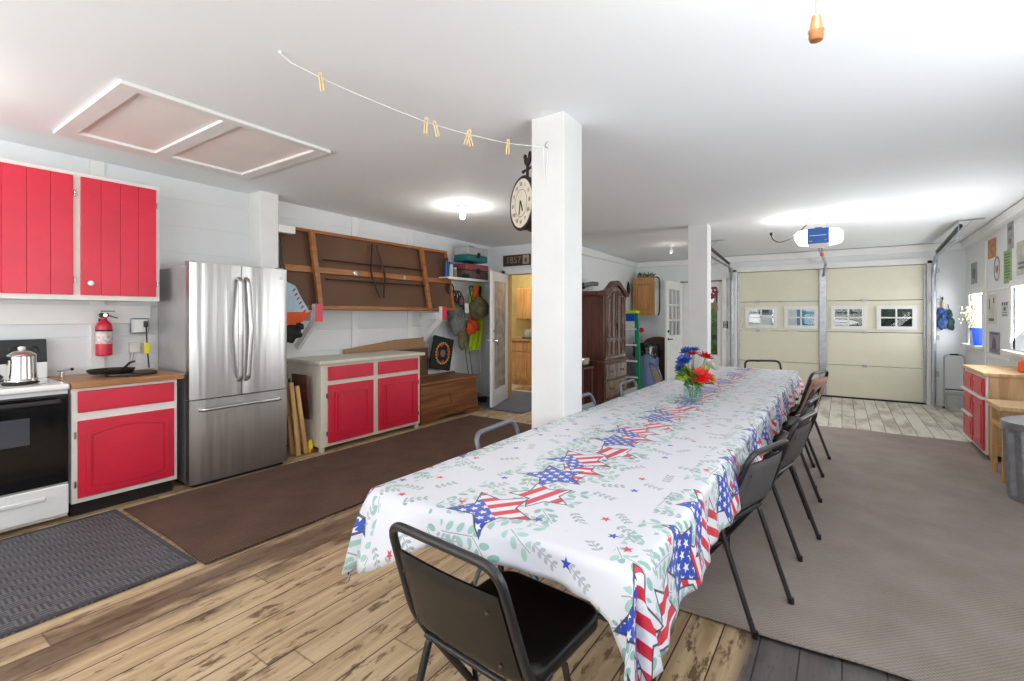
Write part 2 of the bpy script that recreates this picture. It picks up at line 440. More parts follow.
m_steel = steel()
def boards(name, c, axis, pitch, rough=.5, depth=.006, wd=.03):
    t = T(name, rough); v = t.coord()[axis]; f = (v/pitch)-(v/pitch).floor(); g = (f-.5).abs().smooth(.5-wd, .5-wd*.2)
    n = t.noise(t.vec, 1.7, 3); l = lin(c)
    t.base(t.mix(n.smooth(.3, .7), tuple(k*.96 for k in l), l)); t.bump(1-g, .6, depth); return t.m
m_ship = boards('white_shiplap', (228, 230, 232), 2, .24, .5, .004, .02)
m_vpanel = boards('white_vertical_panels', (230, 231, 232), 1, 1.22, .5, .004, .005)

# ------------------------------------------------------------------ the room
XL, XR, XA, YB, YD, YG = -4.85, 1.50, -3.50, -2.5, 6.45, 9.60
def cz(y): return 2.575-.016*(y-2)
f = struct('floor', B(-7.2, XR+.15, YB-.15, YG+.1, -.12, 0), m_floor)
struct('ceiling', MB().prism([(YB-.15, cz(YB-.15)), (YG+.15, cz(YG+.15)), (YG+.15, 3.0), (YB-.15, 3.0)], 'x', XL-.15, XR+.15), m_ceil)
def slopewall(mb, x0, x1, y0, y1): return mb.prism([(y0, 0), (y1, 0), (y1, cz(y1)), (y0, cz(y0))], 'x', x0, x1)
struct('wall_left', slopewall(MB(), XL-.12, XL, YB, YD+.13), m_ship)
# right wall: piers round two seen windows and an unseen near one   (y0, y1, z0, z1)
RW = [(0.4, 2.9, .95, 2.05), (5.95, 7.23, 1.0, 1.67), (8.5, 9.31, .97, 1.66)]
mb = MB(); yy = YB
for a, b, z0, z1 in RW:
    slopewall(mb, XR, XR+.12, yy, a); mb.box(XR, XR+.12, a, b, 0, z0); mb.prism([(a, z1), (b, z1), (b, cz(b)), (a, cz(a))], 'x', XR, XR+.12); yy = b
slopewall(mb, XR, XR+.12, yy, YG); struct('wall_right', mb, m_vpanel)
# unseen back wall with two added windows that let light in
mb = MB(); z = cz(YB); xs = [XL, -4.2, -2.0, -1.2, 1.0, XR]
for k in range(5):
    if k % 2 == 0: mb.box(xs[k], xs[k+1], YB-.12, YB, 0, z)
    else: mb.box(xs[k], xs[k+1], YB-.12, YB, 0, .7); mb.box(xs[k], xs[k+1], YB-.12, YB, 2.2, z)
struct('wall_back', mb, m_white)
# wall with the house door
mb = MB(); mb.box(XL, -4.55, YD, YD+.13, 0, cz(YD)); mb.box(-3.75, XA+.0, YD, YD+.13, 0, cz(YD)); mb.box(-4.55, -3.75, YD, YD+.13, 2.03, cz(YD))
struct('wall_house', mb, m_white)
struct('wall_side', slopewall(MB(), XA-.12, XA, YD+.13, YG), m_white)
# garage wall: door 2 opening X -2.6..-1.85, garage opening -1.57..1.05
zc = cz(YG)
mb = MB(); mb.box(XA, -2.6, YG, YG+.12, 0, zc); mb.box(-1.82, -1.58, YG, YG+.12, 0, zc); mb.box(1.06, XR, YG, YG+.12, 0, zc)
mb.box(-2.6, -1.82, YG, YG+.12, 2.02, zc); mb.box(-1.58, 1.06, YG, YG+.12, 2.15, zc); struct('wall_garage', mb, m_white)
# trims
struct('trim_1', B(XA, XA+.05, YD+.1, YG, cz(8)-.13, cz(8)-.03, .01), m_trim)
struct('trim_2', B(XA+.05, XR, YG-.05, YG, zc-.12, zc-.01, .01), m_trim)
struct('trim_3', MB().obox((XR-.03, 2.9, cz(2.9)-.06), (XR-.03, YG-.05, zc-.06), .06, .10), m_trim)
struct('trim_4', B(-1.66, -1.58, YG-.04, YG, 0, 2.2, .006).box(1.06, 1.14, YG-.04, YG, 0, 2.2, .006).box(-1.66, 1.14, YG-.04, YG, 2.15, 2.24, .006), m_trim)
struct('trim_5', B(-4.63, -4.55, YD-.03, YD+.13, 0, 2.1, .006).box(-3.75, -3.67, YD-.03, YD+.13, 0, 2.1, .006).box(-4.63, -3.67, YD-.03, YD+.13, 2.03, 2.12, .006), m_trim)
struct('trim_6', B(-4.57, -4.535, YD+.0, YD+.14, 0, 2.03), m_pine)
struct('trim_7', B(XL, XL+.022, .2, 1.62, 1.30, 1.45, .004), m_trim)
mb = MB()
for y in (1.22, 3.65, 4.55): mb.box(XL, XL+.02, y, y+.09, .92, cz(y)-.002, .004)
struct('trim_8', mb, m_trim)
struct('trim_9', B(-2.66, -2.6, YG-.03, YG, 0, 2.06, .005).box(-1.84, -1.76, YG-.03, YG, 0, 2.06, .005), m_trim)
struct('trim_10', B(XR-.015, XR, 8.36, 8.42, 0, 2.3, .004).box(XR-.014, XR, 7.3, 9.55, .86, .9, .004).box(XR-.014, XR, 7.35, 8.36, 1.66, 1.69, .004), m_trim)
for k, y in enumerate((3.0, 4.3, 5.4)):
    struct('trim_%d' % (11+k), B(XR-.012, XR, y, y+.06, 0, cz(y)-.12, .004), m_trim)
# windows of the right and back walls
def window_x(n, y0, y1, z0, z1, bars):
    mb = B(XR-.015, XR+.02, y0-.07, y1+.07, z0-.07, z0, .005).box(XR-.015, XR+.02, y0-.07, y1+.07, z1, z1+.07, .005).box(XR-.015, XR+.02, y0-.07, y0, z0, z1, .005).box(XR-.015, XR+.02, y1, y1+.07, z0, z1, .005)
    for i in range(1, bars): mb.box(XR+.04, XR+.07, y0+(y1-y0)*i/bars-.015, y0+(y1-y0)*i/bars+.015, z0, z1)
    o = struct('window_%d' % n, mb, m_trim); struct('pane', B(XR+.05, XR+.055, y0, y1, z0, z1), m_glass, o)
    struct('window_sill', B(XR-.09, XR+.1, y0-.05, y1+.05, z0-.03, z0-.001, .006), m_trim, o)
window_x(1, *RW[2], 1); window_x(2, *RW[1], 1); window_x(3, *RW[0], 3)
for n, (x0, x1) in enumerate(((-4.2, -2.0), (-1.2, 1.0))):
    mb = MB()
    for i in range(4): xx = x0+(x1-x0)*i/3; mb.box(max(x0, xx-.03), min(x1, xx+.03), YB-.1, YB-.05, .7, 2.2)
    mb.box(x0, x1, YB-.1, YB-.05, .7, .76).box(x0, x1, YB-.1, YB-.05, 2.14, 2.2).box(x0, x1, YB-.1, YB-.05, 1.42, 1.48)
    o = struct('window_%d' % (4+n), mb, m_trim); struct('pane', B(x0, x1, YB-.08, YB-.075, .76, 2.14), m_glass, o)
# posts
c1 = struct('column_post', B(-1.572, -1.345, 2.495, 2.735, 0, cz(2.6)+.01, .006), m_post); c1['kind'] = 'structure'; c1.name = 'trim_14'
c2 = struct('trim_15', B(-1.615, -1.38, 6.30, 6.50, 0, cz(6.4)+.01, .006), m_post)
struct('trim_16', B(XL, -4.62, 2.44, 2.62, 0, cz(2.5)+.005, .005).box(-4.70, -4.62, 2.62, 2.80, 2.20, 2.275, .004), m_trim)
# ceiling hatch
mb = MB(); hx0, hx1, hy0, hy1 = -4.32, -3.08, .9, 2.14
def czb(y0, y1): return cz(y0), cz(y1)
def lid(mb, x0, x1, y0, y1, t): return mb.prism([(y0, cz(y0)), (y1, cz(y1)), (y1, cz(y1)-t), (y0, cz(y0)-t)], 'x', x0, x1)
lid(mb, hx0, hx1, hy0, hy0+.09, .02); lid(mb, hx0, hx1, hy1-.09, hy1, .02); lid(mb, hx0, hx0+.14, hy0+.09, hy1-.09, .02); lid(mb, hx1-.06, hx1, hy0+.09, hy1-.09, .02); lid(mb, hx0+.14, hx1-.06, 1.43, 1.52, .02)
h = struct('trim_17', mb, m_trim)
mb = MB(); lid(mb, hx0+.14, hx1-.06, hy0+.09, 1.43, .002); lid(mb, hx0+.14, hx1-.06, 1.52, hy1-.09, .002)
m_hatch = M('faded_pink_white_panel', (240, 234, 230), .7, var=.02, scale=3); struct('hatch_panel', mb, m_hatch, h)

# kitchen beyond the doorway
m_kfloor = M('pale_vinyl_floor', (196, 182, 150), .4, var=.12, scale=5)
m_kwall = M('warm_yellow_wall', (206, 184, 120), .6)
struct('wall_kitchen', B(-7.1, XA-.12, 8.35, 8.45, 0, 2.6).box(-7.1, -7.0, YD+.13, 8.35, 0, 2.6), m_kwall)
struct('ceiling_kitchen', B(-7.1, XA-.12, YD+.13, 8.45, 2.5, 2.6), m_ceil).name = 'ceiling_2'
struct('floor_kitchen', B(-7.0, XA-.12, YD+.1, 8.35, 0, .004), m_kfloor).name = 'floor_2'
kl = bpy.data.lights.new('kitchen_point_light', 'POINT'); kl.energy = 30; kl.color = (1, .93, .8); kl.shadow_soft_size = .2
o = bpy.data.objects.new('kitchen_point_light', kl); C.objects.link(o); o.location = (-4.9, 7.3, 2.2)

def panel_door(mb, ax, x, y0, y1, z0, z1, t, rail=.05, depth=.008, arch=0.0, sgn=1):
    """raised panel door in the plane x (facing +x when sgn=1): slab plus a raised field"""
    mb.box(x, x+t*sgn, y0, y1, z0, z1, .004)
    a, b, c, d = y0+rail, y1-rail, z0+rail, z1-rail; n = 10
    out = [(a, c)]
    if arch: out += [(a+(b-a)*i/n, c-arch*.5+arch*.5*(2*i/n-1)**2) for i in range(1, n)]
    out += [(b, c), (b, d)]
    if arch: out += [(b+(a-b)*i/n, d-arch*(2*i/n-1)**2+0.0) for i in range(1, n)]; out[-n] = (b, d-arch); out.append((a, d-arch))
    else: out += [(a, d)]
    cy, cz_ = (a+b)/2, (c+d)/2
    k = 1-.022/max(.1, (b-a)/2); inn = [(cy+(p[0]-cy)*k, cz_+(p[1]-cz_)*(1-.022/((d-c)/2))) for p in out]
    mb.frame(out, inn, 'x', x+t*sgn, x+(t+depth)*sgn)
    inn2 = [(cy+(p[0]-cy)*(k-.06), cz_+(p[1]-cz_)*(k-.04)) for p in out]
    mb.prism(inn2, 'x', x+t*sgn, x+(t+depth*.6)*sgn)
    return mb
k = thing('kitchen_wall_cabinet', 'honey oak kitchen wall cabinet seen through the open doorway', 'cabinet', (-5.0, 8.0, 1.28))
B(-5.42, -4.2, 8.02, 8.34, 1.28, 1.92, .004).build('body', m_oak, k)
for i in range(2):
    x0 = -5.40+i*.61
    d = B(x0, x0+.59, 8.0, 8.019, 1.3, 1.9, .004).frame([(x0+.06, 1.36), (x0+.53, 1.36), (x0+.53, 1.84), (x0+.06, 1.84)], [(x0+.09, 1.39), (x0+.5, 1.39), (x0+.5, 1.81), (x0+.09, 1.81)], 'y', 7.992, 8.0).build('door', m_oak, k)
k = thing('kitchen_base_cabinet', 'honey oak kitchen base cabinets seen through the open doorway', 'cabinet', (-4.9, 7.8, 0.004))
B(-5.45, -4.1, 7.8, 8.34, .1, .86, .004).box(-5.4, -4.1, 7.87, 8.3, .004, .1).build('body', m_oak, k)
for i in range(3):
    x0 = -5.43+i*.44
    B(x0, x0+.42, 7.78, 7.799, .14, .64, .004).frame([(x0+.05, .19), (x0+.37, .19), (x0+.37, .59), (x0+.05, .59)], [(x0+.08, .22), (x0+.34, .22), (x0+.34, .56), (x0+.08, .56)], 'y', 7.772, 7.78).build('door', m_oak, k)
    B(x0, x0+.42, 7.78, 7.799, .67, .83, .004).build('drawer', m_oak, k)
tag(B(-5.47, -4.08, 7.76, 8.34, .862, .9, .006).build('kitchen_countertop', m_butcher), 'brown kitchen countertop beyond the doorway', 'countertop')
k = thing('dish_rack', 'green dish rack with dishes on the kitchen counter beyond the doorway', 'rack', (-4.98, 8.0, .9))
B(-5.2, -4.75, 7.9, 8.1, .901, .94, .01).build('tray', m_leaf2, k)
for i in range(5): MB().lathe([(.005, 0), (.08, .004), (.085, .012)], (0, 0, 0), 20, 'x').xf(0, Matrix.Translation((-5.15+i*.08, 8.0, 1.0))).build('plate', m_porc, k)
tag(B(-4.9, -3.65, 5.55, 7.15, .005, .013, .003).xf(0, Matrix.Identity(4)).build('door_mat', m_rugblue), 'slate blue flat rug lying across the house doorway', 'rug')
tag(B(-5.0, -4.1, 7.3, 7.7, .005, .012, .003).build('kitchen_rug', M('patterned_rug', (150, 112, 70), .9, var=.5, scale=9)), 'small brown patterned rug on the kitchen floor beyond the doorway', 'rug')

# house door, open towards the camera
d = thing('door_1', 'white full-glass house door standing open into the garage', 'door', (-4.53, 6.44, .012), (0, 0, math.atan2(5.62-6.44, -4.24+4.53)))
d['kind'] = 'structure'; del d['label']; del d['category']
L = .86
mb = B(0, .11, -.02, .02, 0, 2.01, .003).box(L-.11, L, -.02, .02, 0, 2.01, .003).box(.11, L-.11, -.02, .02, 0, .24, .003).box(.11, L-.11, -.02, .02, 1.87, 2.01, .003)
mb.build('door_frame', m_trim, d, True)
B(.11, L-.11, -.006, .006, .24, 1.87).build('pane', m_frost, d, True)
mb = MB()
for s in (-1, 1):
    mb.lathe([(.028, 0), (.028, .006*s), (.01, .01*s), (.01, .05*s)], (L-.06, .02*s, .98), 14, 'y'); mb.tube([(L-.06, .068*s, .98), (L-.17, .066*s, .975)], .011, 8); mb.lathe([(.024, 0), (.024, .012*s), (.01, .02*s)], (L-.06, .02*s, 1.12), 14, 'y')
mb.build('door_handle', m_chrome, d, True)

# french doors at the garage end
d = thing('door_2', 'x', 'door', (-2.57, YG-.05, .012), (0, 0, math.atan2(8.72-9.55, -2.62+2.57)))
d['kind'] = 'structure'; del d['label']; del d['category']
L = .84
mb = B(0, .12, -.02, .02, 0, 1.98, .003).box(L-.12, L, -.02, .02, 0, 1.98, .003).box(.12, L-.12, -.02, .02, 0, .98, .003).box(.12, L-.12, -.02, .02, 1.83, 1.98, .003)
for i in (1, 2): mb.box(.12+.6*i/3-.012, .12+.6*i/3+.012, -.014, .014, .98, 1.83).box(.12, L-.12, -.014, .014, .98+.85*i/3-.012, .98+.85*i/3+.012)
mb.frame([(.14, .12), (.7, .12), (.7, .86), (.14, .86)], [(.17, .15), (.67, .15), (.67, .83), (.17, .83)], 'y', -.028, .028)
mb.build('door_frame', m_trim, d, True); B(.12, L-.12, -.003, .003, .98, 1.83).build('pane', m_glass, d, True)
mb = MB()
for s in (-1, 1): mb.lathe([(.026, 0), (.026, .006*s), (.01, .01*s), (.01, .05*s)], (L-.06, .02*s, .92), 14, 'y'); mb.tube([(L-.06, .066*s, .92), (L-.16, .066*s, .918)], .01, 8); mb.lathe([(.026, 0), (.026, .014*s), (.01, .02*s)], (L-.06, .02*s, 1.06), 14, 'y')
mb.build('door_handle', m_ink, d, True)
mb = B(-2.6, -2.45, YG+.02, YG+.06, 0, 2.0, .003).box(-1.93, -1.82, YG+.02, YG+.06, 0, 2.0, .003).box(-2.45, -1.93, YG+.02, YG+.06, 0, .62, .003).box(-2.45, -1.93, YG+.02, YG+.06, 1.88, 2.0, .003)
o = struct('door_3', mb, m_trim); struct('pane', B(-2.45, -1.93, YG+.038, YG+.043, .62, 1.88), m_glass, o)
struct('door_header', B(-2.6, -1.82, YG-.02, YG+.02, 2.0, 2.02), M('dark_gap', (90, 92, 96), .8), o)
w_ = thing('door_wreath', 'dark red flower spray hung on the glass door behind the far post', 'wreath', (-2.0, YG, 1.72))
mb = MB()
for i in range(14): mb.ell((-1.97+rnd.uniform(-.06, .06), YG-.0+rnd.uniform(-.03, .0), 1.78+rnd.uniform(-.09, .1)), .032, .025, .03, 8, 6)
mb.build('petals', M('wine_red_petal', (140, 48, 78), .6, var=.3), w_)
mb = MB()
for i in range(16): a = rnd.uniform(-.5, .5); mb.obox((-1.97, YG-.01, 1.68), (-1.97+.16*math.sin(a), YG-.015, 1.68-.22*math.cos(a)), .016, .004)
mb.build('leaves', M('dry_straw_leaf', (176, 150, 110), .7), w_)
k = thing('wall_keypad', 'small dark door keypad on the white wall left of the garage door', 'keypad', (-1.77, YG, 1.12))
B(-1.83, -1.74, YG-.03, YG-.001, 1.12, 1.26, .008).build('housing', m_ink, k); B(-1.815, -1.755, YG-.036, YG-.03, 1.2, 1.245).build('screen', m_greybox, k); B(-1.81, -1.76, YG-.036, YG-.03, 1.135, 1.18).build('buttons', m_greybox, k)

# garage door
g = thing('garage_door', 'cream four-section overhead garage door with a row of small windows', 'garage door', (-.26, 9.6, 0))
gx0, gx1 = -1.575, 1.055; zs = [.025, .545, 1.09, 1.605, 2.145]
wins = [(-1.45, -.94), (-.83, -.33), (-.15, .32), (.455, .95)]
for i in range(4):
    if i != 2: mb = B(gx0, gx1, YG+.02, YG+.06, zs[i]+.004, zs[i+1]-.004, .006)
    else:
        mb = B(gx0, gx1, YG+.02, YG+.06, zs[2]+.004, 1.175, .004).box(gx0, gx1, YG+.02, YG+.06, 1.48, zs[3]-.004, .004)
        xs = [gx0]+[v for a in wins for v in (a[0]+.04, a[1]-.04)]+[gx1]
        for a, b in zip(xs[::2], xs[1::2]): mb.box(a, b, YG+.02, YG+.06, 1.175, 1.48)
    mb.build('door_section', m_cream_door, g)
for a, b in wins:
    mb = MB().frame([(a, 1.135), (b, 1.135), (b, 1.52), (a, 1.52)], [(a+.055, 1.19), (b-.055, 1.19), (b-.055, 1.465), (a+.055, 1.465)], 'y', YG-.005, YG+.055)
    c = (a+b)/2; mb.box(c-.011, c+.011, YG+.01, YG+.03, 1.19, 1.465).box(a+.055, b-.055, YG+.01, YG+.03, 1.317, 1.339)
    wf = mb.build('window_frame', m_trim, g); B(a+.05, b-.05, YG+.038, YG+.042, 1.18, 1.47).build('pane', m_glass, wf)
B(-.315, -.215, YG-.02, YG+.018, .03, 2.14, .004).build('centre_stile', m_galv, g)
for z in zs[1:4]:
    for x in (-1.25, .3): B(x-.03, x+.03, YG+.005, YG+.019, z-.02, z+.02, .003).build('hinge', m_galv, g)
    B(-.30, -.23, YG-.032, YG-.021, z-.03, z+.03, .003).build('hinge', m_galv, g)
B(gx0, gx1, YG+.02, YG+.06, .0, .024).build('bottom_seal', m_black, g)
for s, x in ((1, gx1-.0), (-1, gx0)):
    B(x-.03 if s > 0 else x, x if s > 0 else x+.03, YG+.0, YG+.018, .03, 2.14, .003).build('end_stile', m_galv, g)
# door tracks
def track(label, x, s):
    t = thing('door_track', label, 'track', (x, 9.5, 0))
    pts = fillet([(x, 9.5, .03), (x, 9.5, 2.22), (x, 7.62, 2.27)], .32, 8)
    MB().tube(pts, .028, 6, flat=.5).build('rail', m_galv, t)
    for z in (.45, 1.0, 1.55, 2.0): B(x-.005, x+.06*s+.005, 9.5, 9.59, z, z+.07, .003).build('wall_bracket', m_galv, t)
    mb = MB().obox((x, 7.63, 2.25), (x, 7.63, cz(7.6)-.001), .045, .006).obox((x, 7.63, cz(7.6)-.008), (x+.22*s*s, 7.63, cz(7.6)-.008), .045, .006).obox((x, 7.63, cz(7.6)-.13), (x+.13, 7.63, cz(7.6)-.01), .035, .006)
    mb.build('hanger_bracket', m_galv, t)
    MB().tube([(x+.02*s, 7.66, 2.42), (x+.02*s, 9.3, 2.30)], .024, 10).build('spring', M('dark_steel_spring_%d' % (1 if s > 0 else 2), (62, 62, 58), .45, .6, var=.3, scale=60), t)
    MB().lathe([(.04, -.012), (.045, 0), (.04, .012)], (x+.02*s, 9.36, 2.29), 16, 'x').build('pulley', m_galv, t)
    MB().tube([(x+.03*s, 9.36, 2.25), (x+.03*s, 9.52, 1.2), (x+.03*s, 9.52, .15)], .004, 6).build('cable', m_galv, t)
track('galvanised garage door track and spring on the right, beside the poster wall', 1.13, 1)
track('galvanised garage door track and spring on the left, beside the glass door', -1.66, -1)
# opener
o = thing('garage_door_opener', 'blue and white garage door opener hung under the ceiling with lit lamp covers', 'door opener', (-.22, 6.45, 2.15))
zo = cz(6.45)
B(-.325, -.115, 6.36, 6.75, 2.165, 2.345, .015).build('housing', m_porc, o)
fp = B(-.322, -.118, 6.34, 6.359, 2.17, 2.34, .006).build('front_panel', m_blue, o)
mb = MB()
for i in range(11): mb.box(-.30+i*.0148, -.290+i*.0148, 6.336, 6.3395, 2.255, 2.263)
mb.build('lettering', m_porc, fp); B(-.305, -.275, 6.336, 6.3395, 2.195, 2.2).build('small_print', m_porc, fp); B(-.16, -.14, 6.336, 6.3395, 2.2, 2.204).build('small_print', m_porc, fp)
for s in (-1, 1):
    c = -.22+s*.108
    MB().prism([(c, 2.18), (c+s*.10, 2.2), (c+s*.125, 2.24), (c+s*.125, 2.29), (c+s*.09, 2.325), (c, 2.34)], 'y', 6.38, 6.7).build('lamp_cover', m_lens, o, label='glowing white lamp cover')
MB().tube([(-.22, 6.7, 2.18), (-.22, 9.48, 2.2)], .02, 4).build('rail', m_galv, o)
MB().obox((-.22, 9.2, 2.19), (-.26, 9.58, 2.02), .03, .012).build('door_arm', m_galv, o)
for x in (-.3, -.14): MB().obox((x, 6.55, 2.34), (x, 6.55, zo), .03, .006).build('hanger_strap', m_galv, o)
B(-.255, -.185, 6.45, 6.52, 2.346, 2.365, .004).build('antenna_clip', m_black, o)
MB().lathe([(.018, 0), (.02, .02), (.008, .03), (.008, .05)], (-.2, 6.9, 2.08), 10).build('release_handle', m_fred, o)
MB().tube([(-.2, 6.9, 2.13), (-.2, 6.9, 2.18)], .004, 6).build('release_cord', m_ink, o)
ol = bpy.data.lights.new('opener_lamp', 'POINT'); ol.energy = 6; ol.shadow_soft_size = .06; ol.color = (1, .96, .9)
for s in (-1, 1):
    q = bpy.data.objects.new('opener_lamp', ol); C.objects.link(q); q.parent = o; q.location = Vector((-.22+s*.3, 6.55, 2.30))-o.location

# ceiling lamp holders
def lamp(loc, label, energy, bulb=None):
    t = thing('ceiling_lamp', label, 'lamp', loc)
    MB().lathe([(.062, 0), (.062, -.018), (.045, -.03), (.034, -.05), (.028, -.052)], (0, 0, 0), 24).build('lamp_holder', m_porc, t, True)
    MB().lathe([(.012, -.052), (.014, -.07), (.028, -.09), (.032, -.112), (.024, -.136), (.006, -.145)], (0, 0, 0), 20).build('bulb', bulb or m_bulb, t, True)
    l = bpy.data.lights.new('bulb_light', 'POINT'); l.energy = energy; l.shadow_soft_size = .05; l.color = (1, .95, .88)
    q = bpy.data.objects.new('bulb_light', l); C.objects.link(q); q.parent = t; q.location = (0, 0, -.2); return t
lamp((-3.36, 3.95, cz(3.95)), 'bare lit bulb in a white ceiling holder in front of the brown tabletop', 9)
lamp((-2.22, 7.65, cz(7.65)), 'bare bulb in a white ceiling holder near the far white post', 1.2, m_porc)
lamp((-3.72, .12, cz(.12)), 'bare bulb in a white ceiling holder above the stove, at the left frame edge', 6)
pl = lamp((.02, 1.42, cz(1.42)), 'pull-chain bulb in a ceiling holder above the near end of the table', 12)
MB().tube([(-.06, 1.6, cz(1.6)-.001), (-.06, 1.6, 2.213)], .0022, 6).build('pull_chain', m_chrome, pl)
MB().lathe([(.006, 2.214), (.0105, 2.212), (.017, 2.175), (.0195, 2.172), (.0195, 2.166), (.018, 2.162), (.019, 2.155), (.016, 2.143), (.006, 2.139)], (-.06, 1.6, 0), 18).build('wooden_pull', m_slat, pl, label='turned wooden pull')
lamp((-1.3, -1.2, cz(-1.2)), 'added, unseen bulb in a white ceiling holder behind the camera', 18)  # extra bulb out of view, put in for even light
# ceiling socket with dangling cord
s_ = thing('ceiling_socket', 'white ceiling junction box with a dark dangling cord beside the opener', 'socket', (-.36, 6.6, cz(6.6)))
MB().lathe([(.055, 0), (.055, -.03), (.03, -.045), (.02, -.07)], (-.36, 6.6, cz(6.6)), 20).build('box', m_porc, s_)
pts = fillet([(-.34, 6.6, cz(6.6)-.07), (-.42, 6.55, 2.34), (-.5, 6.5, 2.26), (-.62, 6.45, 2.22), (-.68, 6.42, 2.27), (-.69, 6.42, 2.31)], .06, 4)
MB().tube(pts, .006, 6).build('cord', m_ink, s_); B(-.705, -.675, 6.405, 6.435, 2.31, 2.345, .006).build('plug', m_ink, s_)

# ------------------------------------------------------------------ floor coverings
def rug(name, x0, x1, y0, y1, mat, label, cat, amp=.003, t=.008, nu=30, nv=40, edge=.0):
    def fn(a, b):
        x = x0+(x1-x0)*a; y = y0+(y1-y0)*b
        z = t+amp*(math.sin(x*5+math.sin(y*1.7)*2)*math.sin(y*2.3+x)+1)
        return (x+edge*math.sin(y*2.1)*.6, y+edge*math.sin(x*3.1+.6)+edge*.4*math.sin(x*9), z)
    mb = MB().grid(fn, nu, nv, thick=-t*.75); return tag(mb.build(name, mat), label, cat)
rug('carpet', -1.32, 1.44, 2.28, 6.95, m_taupe, 'large taupe carpet under the right side of the long table', 'carpet', .004, .010, 50, 80, .02)
rug('runner', -4.13, -2.86, 1.215, 5.02, m_brown, 'long brown ribbed runner in front of the fridge and red cabinets', 'rug', .0015, .010, 30, 60, .008)
rm = thing('rubber_mat', 'grey rubber floor mat in front of the stove', 'mat', (-3.56, .5, 0))
B(-4.18, -2.93, -.35, 1.195, .001, .012, .004).build('mat', m_rubber, rm)
MB().frame([(-4.18, -.35), (-2.93, -.35), (-2.93, 1.195), (-4.18, 1.195)], [(-4.155, -.325), (-2.955, -.325), (-2.955, 1.17), (-4.155, 1.17)], 'z', .011, .015).build('border', M('dark_rubber', (70, 70, 73), .9), rm)

# ------------------------------------------------------------------ stove
m_enamel = M('white_enamel', (236, 236, 234), .18, var=.01)
s_ = thing('stove', 'white electric range with black oven door on the left edge', 'stove', (-4.55, .58, 0))
y0, y1 = .205, .962
B(-4.83, -4.26, y0, y1, .03, .875, .006).build('body', m_enamel, s_)
ct = B(-4.84, -4.225, y0-.004, y1+.003, .876, .915, .010).build('cooktop', m_enamel, s_)
od = B(-4.258, -4.225, y0+.01, y1-.006, .265, .85, .008).build('oven_door', m_blackgloss, s_)
B(-4.224, -4.218, y0+.19, y1-.19, .55, .72, .003).build('window', m_greybrown, od)
mb = B(-4.20, -4.178, y0+.05, y1-.05, .79, .825, .009)
for y in (y0+.09, y1-.09): mb.box(-4.225, -4.19, y-.015, y+.015, .795, .82, .004)
mb.build('handle', m_black, od)
dr = B(-4.258, -4.222, y0+.006, y1-.003, .055, .255, .010).build('drawer', m_enamel, s_); B(-4.221, -4.212, y0+.12, y1-.12, .175, .2, .006).build('handle', m_enamel, dr)
bgd = MB().prism([(-4.84, .92), (-4.79, .92), (-4.765, 1.03), (-4.79, 1.195), (-4.84, 1.195)], 'y', y0, y1).build('backguard', m_black, s_)
B(-4.84, -4.755, y0, y1, .916, 1.03, .004).build('backguard_base', m_enamel, s_)
B(-4.775, -4.766, y0+.25, y1-.27, 1.06, 1.16, .003).build('clock_panel', m_blackgloss, bgd)
for y in (y0+.07, y0+.17, y1-.17, y1-.07):
    kb = MB().lathe([(.034, 0), (.034, .006), (.022, .01), (.02, .03)], (-4.785, y, 1.115), 18, 'x').build('knob', m_black, bgd)
for cx, cy, r in ((-4.42, .77, .095), (-4.42, .4, .075), (-4.66, .77, .075), (-4.66, .4, .095)):
    b_ = MB().lathe([(r+.015, .9155), (r+.018, .92), (r, .918), (.02, .917)], (cx, cy, 0), 24).build('drip_pan', m_chrome, s_)
    n = 70; MB().tube([(cx+(.02+(r-.02)*i/n)*math.cos(i*.36), cy+(.02+(r-.02)*i/n)*math.sin(i*.36), .927) for i in range(n+1)], .006, 6).build('coil', m_black, b_)
p = thing('percolator', 'shiny stainless steel coffee percolator on the stove', 'kettle', (-4.42, .77, .935))
MB().lathe([(.078, .936), (.082, .94), (.078, .955), (.074, .96), (.069, 1.10), (.071, 1.105)], (-4.42, .77, 0), 32).build('body', m_chrome, p)
ld = MB().lathe([(.072, 1.106), (.069, 1.112), (.045, 1.13), (.018, 1.138)], (-4.42, .77, 0), 32).build('lid', m_chrome, p)
MB().lathe([(.014, 1.138), (.019, 1.144), (.019, 1.158), (.012, 1.164)], (-4.42, .77, 0), 16).build('glass_knob', m_porc, ld)
MB().tube(fillet([(-4.40, .705, 1.09), (-4.385, .655, 1.09), (-4.385, .645, 1.0), (-4.39, .675, .97)], .03), .012, 8).build('handle', m_black, p)
MB().tube([(-4.49, .77, 1.03), (-4.52, .77, 1.055), (-4.53, .77, 1.075)], .016, 10, r_end=.009).build('spout', m_chrome, p)

# ------------------------------------------------------------------ left base cabinet
def hinges(par, mat, x, yz):
    for y, z in yz: MB().cyl((x, y, z-.022), (x, y, z+.022), .006, n=8).build('hinge', mat, par)
k = thing('base_cabinet', 'white base cabinet with one red drawer and red arched door beside the fridge', 'cabinet', (-4.5, 1.29, 0))
B(-4.83, -4.245, .975, 1.595, .10, .875, .004).build('body', m_cab, k); B(-4.8, -4.31, .985, 1.585, .0, .099).build('toe_kick', m_black, k)
panel_door(MB(), 'x', -4.244, 1.005, 1.57, .135, .655, .018, .042, .010, .045).build('door', m_red, k)
B(-4.244, -4.226, 1.005, 1.57, .71, .855, .006).box(-4.226, -4.2245, 1.02, 1.555, .725, .84, .002).build('drawer', m_red, k)
hinges(k, m_chrome, -4.24, ((.993, .56), (.993, .23)))
tag(B(-4.83, -4.2, .972, 1.628, .8765, .917, .005).build('butcher_block_countertop', m_butcher), 'butcher block countertop beside the stove', 'countertop')
